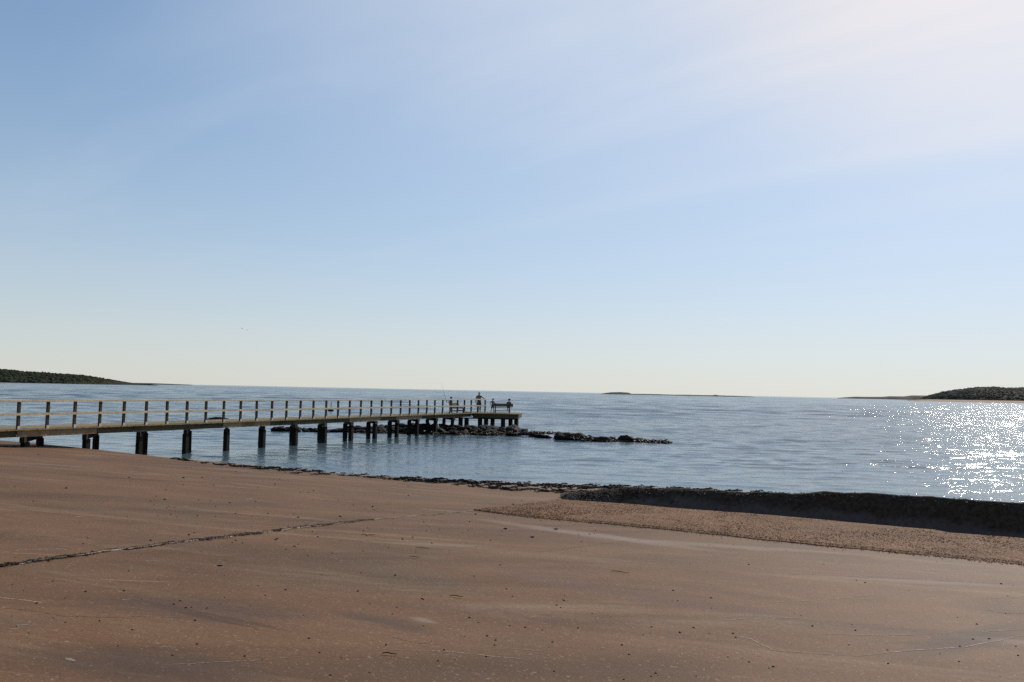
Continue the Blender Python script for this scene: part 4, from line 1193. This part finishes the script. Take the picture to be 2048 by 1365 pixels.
# ------------------------------------------------------------------ buoy, gulls
def buoy():
    p = on_level(661.5, 823.5, 0.0)
    root = empty('buoy', (p.x, p.y, 0)); tag(root, 'small dark buoy floating in the sea behind the pier railing', 'buoy')
    vs_, fs_ = ico(3, 1, 0.0, (0.38, 0.38, 0.34)); o = np_mesh('float', vs_ + [0, 0, 0.12], fs_, M_stone, True, root)
    MB().tube([(0, 0, 0.4), (0.02, 0, 0.8), (0.05, 0, 1.25)], [0.05, 0.04, 0.03], 8).build('mast', M_stone, root)
buoy()
def gull(px, py, Y, rz, bank, label):
    p = at(px, py, Y)
    root = empty('gull', p, rz); tag(root, label, 'gull', 'gulls flying over the sea')
    root.rotation_euler = (0, bank, rz)
    g = Mat('grey_gull_feathers', 0.8, 0.2, (0.28, 0.28, 0.29)).m
    MB().tube([(0, -0.42, 0.02), (0, -0.3, 0.0), (0, -0.1, 0), (0, 0.1, 0.01), (0, 0.2, 0.03), (0, 0.27, 0.04), (0, 0.33, 0.03)], [0.07, 0.05, 0.085, 0.085, 0.05, 0.05, 0.012], 10).build('body', g, root, True)
    for s in (-1, 1):
        top_ = [(s * x, y, z + 0.012) for x, y, z in ((0.06, 0.12, 0.03), (0.35, 0.2, 0.16), (0.72, 0.02, 0.14), (0.70, -0.06, 0.13), (0.34, 0.02, 0.15), (0.06, -0.12, 0.03))]
        bot_ = [(a, b, c - 0.024) for a, b, c in top_]
        MB().add(top_ + bot_, [(0, 1, 4, 5), (1, 2, 3, 4), (6, 7, 10, 11), (7, 8, 9, 10)] + [(k, (k + 1) % 6, 6 + (k + 1) % 6, 6 + k) for k in range(6)]).build('wing', g, root)
gull(484, 657.7, 420, R(70), R(35), 'higher of the two gulls over the sea, left of the other')
gull(494, 660.6, 520, R(110), R(-25), 'lower and fainter of the two gulls over the sea')

# ------------------------------------------------------------------ far shores
def mat_beach(): 
    M = Mat('far_sand', 0.9, 0.1, (0.34, 0.24, 0.17)); return M.m
M_hill = mat_land('wooded_hill_ground', (0.018, 0.020, 0.010), (0.040, 0.038, 0.020), (0.055, 0.044, 0.024))
M_wood = mat_land('far_woods', (0.016, 0.022, 0.010), (0.032, 0.036, 0.016), (0.050, 0.044, 0.020))
M_hazy_wood = mat_land('hazy_woods', (0.040, 0.042, 0.030), (0.070, 0.066, 0.050), (0.085, 0.072, 0.055))  # woods greyed for distance, the haze put into the colour
M_islet = mat_land('islet_rock', (0.028, 0.028, 0.027), (0.05, 0.05, 0.045), (0.04, 0.042, 0.03))
M_beach = mat_beach()
def land(name, prof, Y, depth, mat, trees=None, tree_r=5.0, seed=0, wood_mat=None):
    """a ridge Y metres out whose skyline follows the profile; trees: share of its slope under wood"""
    px = np.linspace(prof[0][0], prof[-1][0], 220)
    py = np.interp(px, *zip(*prof))
    top = np.array([at(a, b, Y) for a, b in zip(px, py)])
    hz = np.maximum(top[:, 2], 0.0)
    m = 26; t = np.linspace(-1, 1, m)
    shape = np.cos(t * math.pi / 2) ** 0.8
    X = np.repeat(top[:, 0:1], m, 1) * (1 + t[None, :] * depth / Y * 0.0)
    Yy = Y + t[None, :] * depth * np.clip(hz[:, None] / max(hz.max(), 1), 0.25, 1)
    Z = hz[:, None] * shape[None, :] - 0.4
    Z = Z * (1 + 0.10 * fbm(X, Yy, 0.02 * 1500 / Y, seed))
    o = np_mesh(name, np.stack([X, Yy, Z], -1).reshape(-1, 3), grid_faces(*X.shape), mat)
    tag(o, kind='structure')
    if trees:
        r_ = np.random.default_rng(seed + 5)
        n = trees
        i = r_.integers(2, len(px) - 2, n); tt = -np.abs(r_.normal(0, 0.42, n)); tt = np.clip(tt, -0.93, 0)
        sh = np.cos(tt * math.pi / 2) ** 0.8
        xx = top[i, 0] + r_.uniform(-1, 1, n) * (top[1, 0] - top[0, 0]) * 0.6
        yy = Y + tt * depth * np.clip(hz[i] / max(hz.max(), 1), 0.25, 1)
        keep = hz[i] > tree_r * 0.8
        zz = hz[i] * sh - 0.4
        q = np.stack([xx, yy, zz - tree_r * 0.5], 1)[keep]
        rr = r_.uniform(0.55, 1.15, len(q)) * tree_r * np.clip(hz[i][keep] / (tree_r * 4), 0.35, 1)
        global rng
        tag(scatter_mesh('woods', q, rr, wood_mat or M_wood, ICO2, (0.8, 1.2), (0.9, 1.4)), kind='stuff')
    return o
land('headland', [(-420, 738), (-300, 733), (-200, 735), (-100, 737), (0, 740), (22, 741.5), (40, 743), (60, 745.5), (75, 746), (100, 747.5), (130, 750.5), (150, 751), (180, 754), (215, 758.5), (240, 762), (262, 765.5), (300, 769)],
     1500, 190, M_hill, 7000, 3.4, 1)
land('far_point', [(250, 765.6), (300, 766.5), (330, 767.6), (380, 769.6)], 3600, 60, M_islet, None, 1, 2)
land('islet', [(1200, 788.5), (1211, 786), (1222, 784.6), (1240, 784.2), (1255, 785), (1264, 788), (1282, 788), (1300, 788.2), (1320, 788.6), (1345, 789.8), (1370, 789.6), (1400, 790.4), (1425, 790.6), (1431, 789.6), (1437, 790.8), (1470, 792), (1500, 793.2), (1508, 794)],
     1900, 60, M_islet, None, 1, 3)
land('far_shore', [(1680, 796), (1690, 794.8), (1712, 793.4), (1730, 793.8), (1765, 793.8), (1780, 792.6), (1810, 793), (1825, 791.2), (1850, 791.4), (1880, 791), (1930, 790)],
     3400, 150, M_islet, None, 1, 4)
land('headland', [(1835, 798.5), (1858, 792), (1870, 789), (1882, 785.5), (1890, 784.0), (1905, 781.5), (1920, 779.5), (1935, 777.5), (1950, 776), (1972, 775), (1988, 775), (2000, 776.8), (2020, 777), (2035, 776.5), (2048, 775.5), (2150, 770), (2300, 768), (2500, 775)],
     1400, 150, M_hill, 9000, 2.3, 5, M_hazy_wood)
# pale beach along the foot of the right-hand headland
def far_beach():
    px = np.linspace(1835, 2500, 120); y = 1400 - 150 - 8
    a = np.array([at(q, 700, y) for q in px]); V = []
    for dy, z in ((-14, -0.3), (0, 1.6), (60, 3.2), (90, 2.0)):
        V.append(np.stack([a[:, 0], np.full(len(px), y + dy), np.full(len(px), z) * np.interp(px, [1835, 1900, 2100], [0.3, 1.0, 1.2])], 1))
    o = np_mesh('far_beach', np.stack(V, 1).reshape(-1, 3), grid_faces(len(px), 4), M_beach); tag(o, kind='structure')
far_beach()
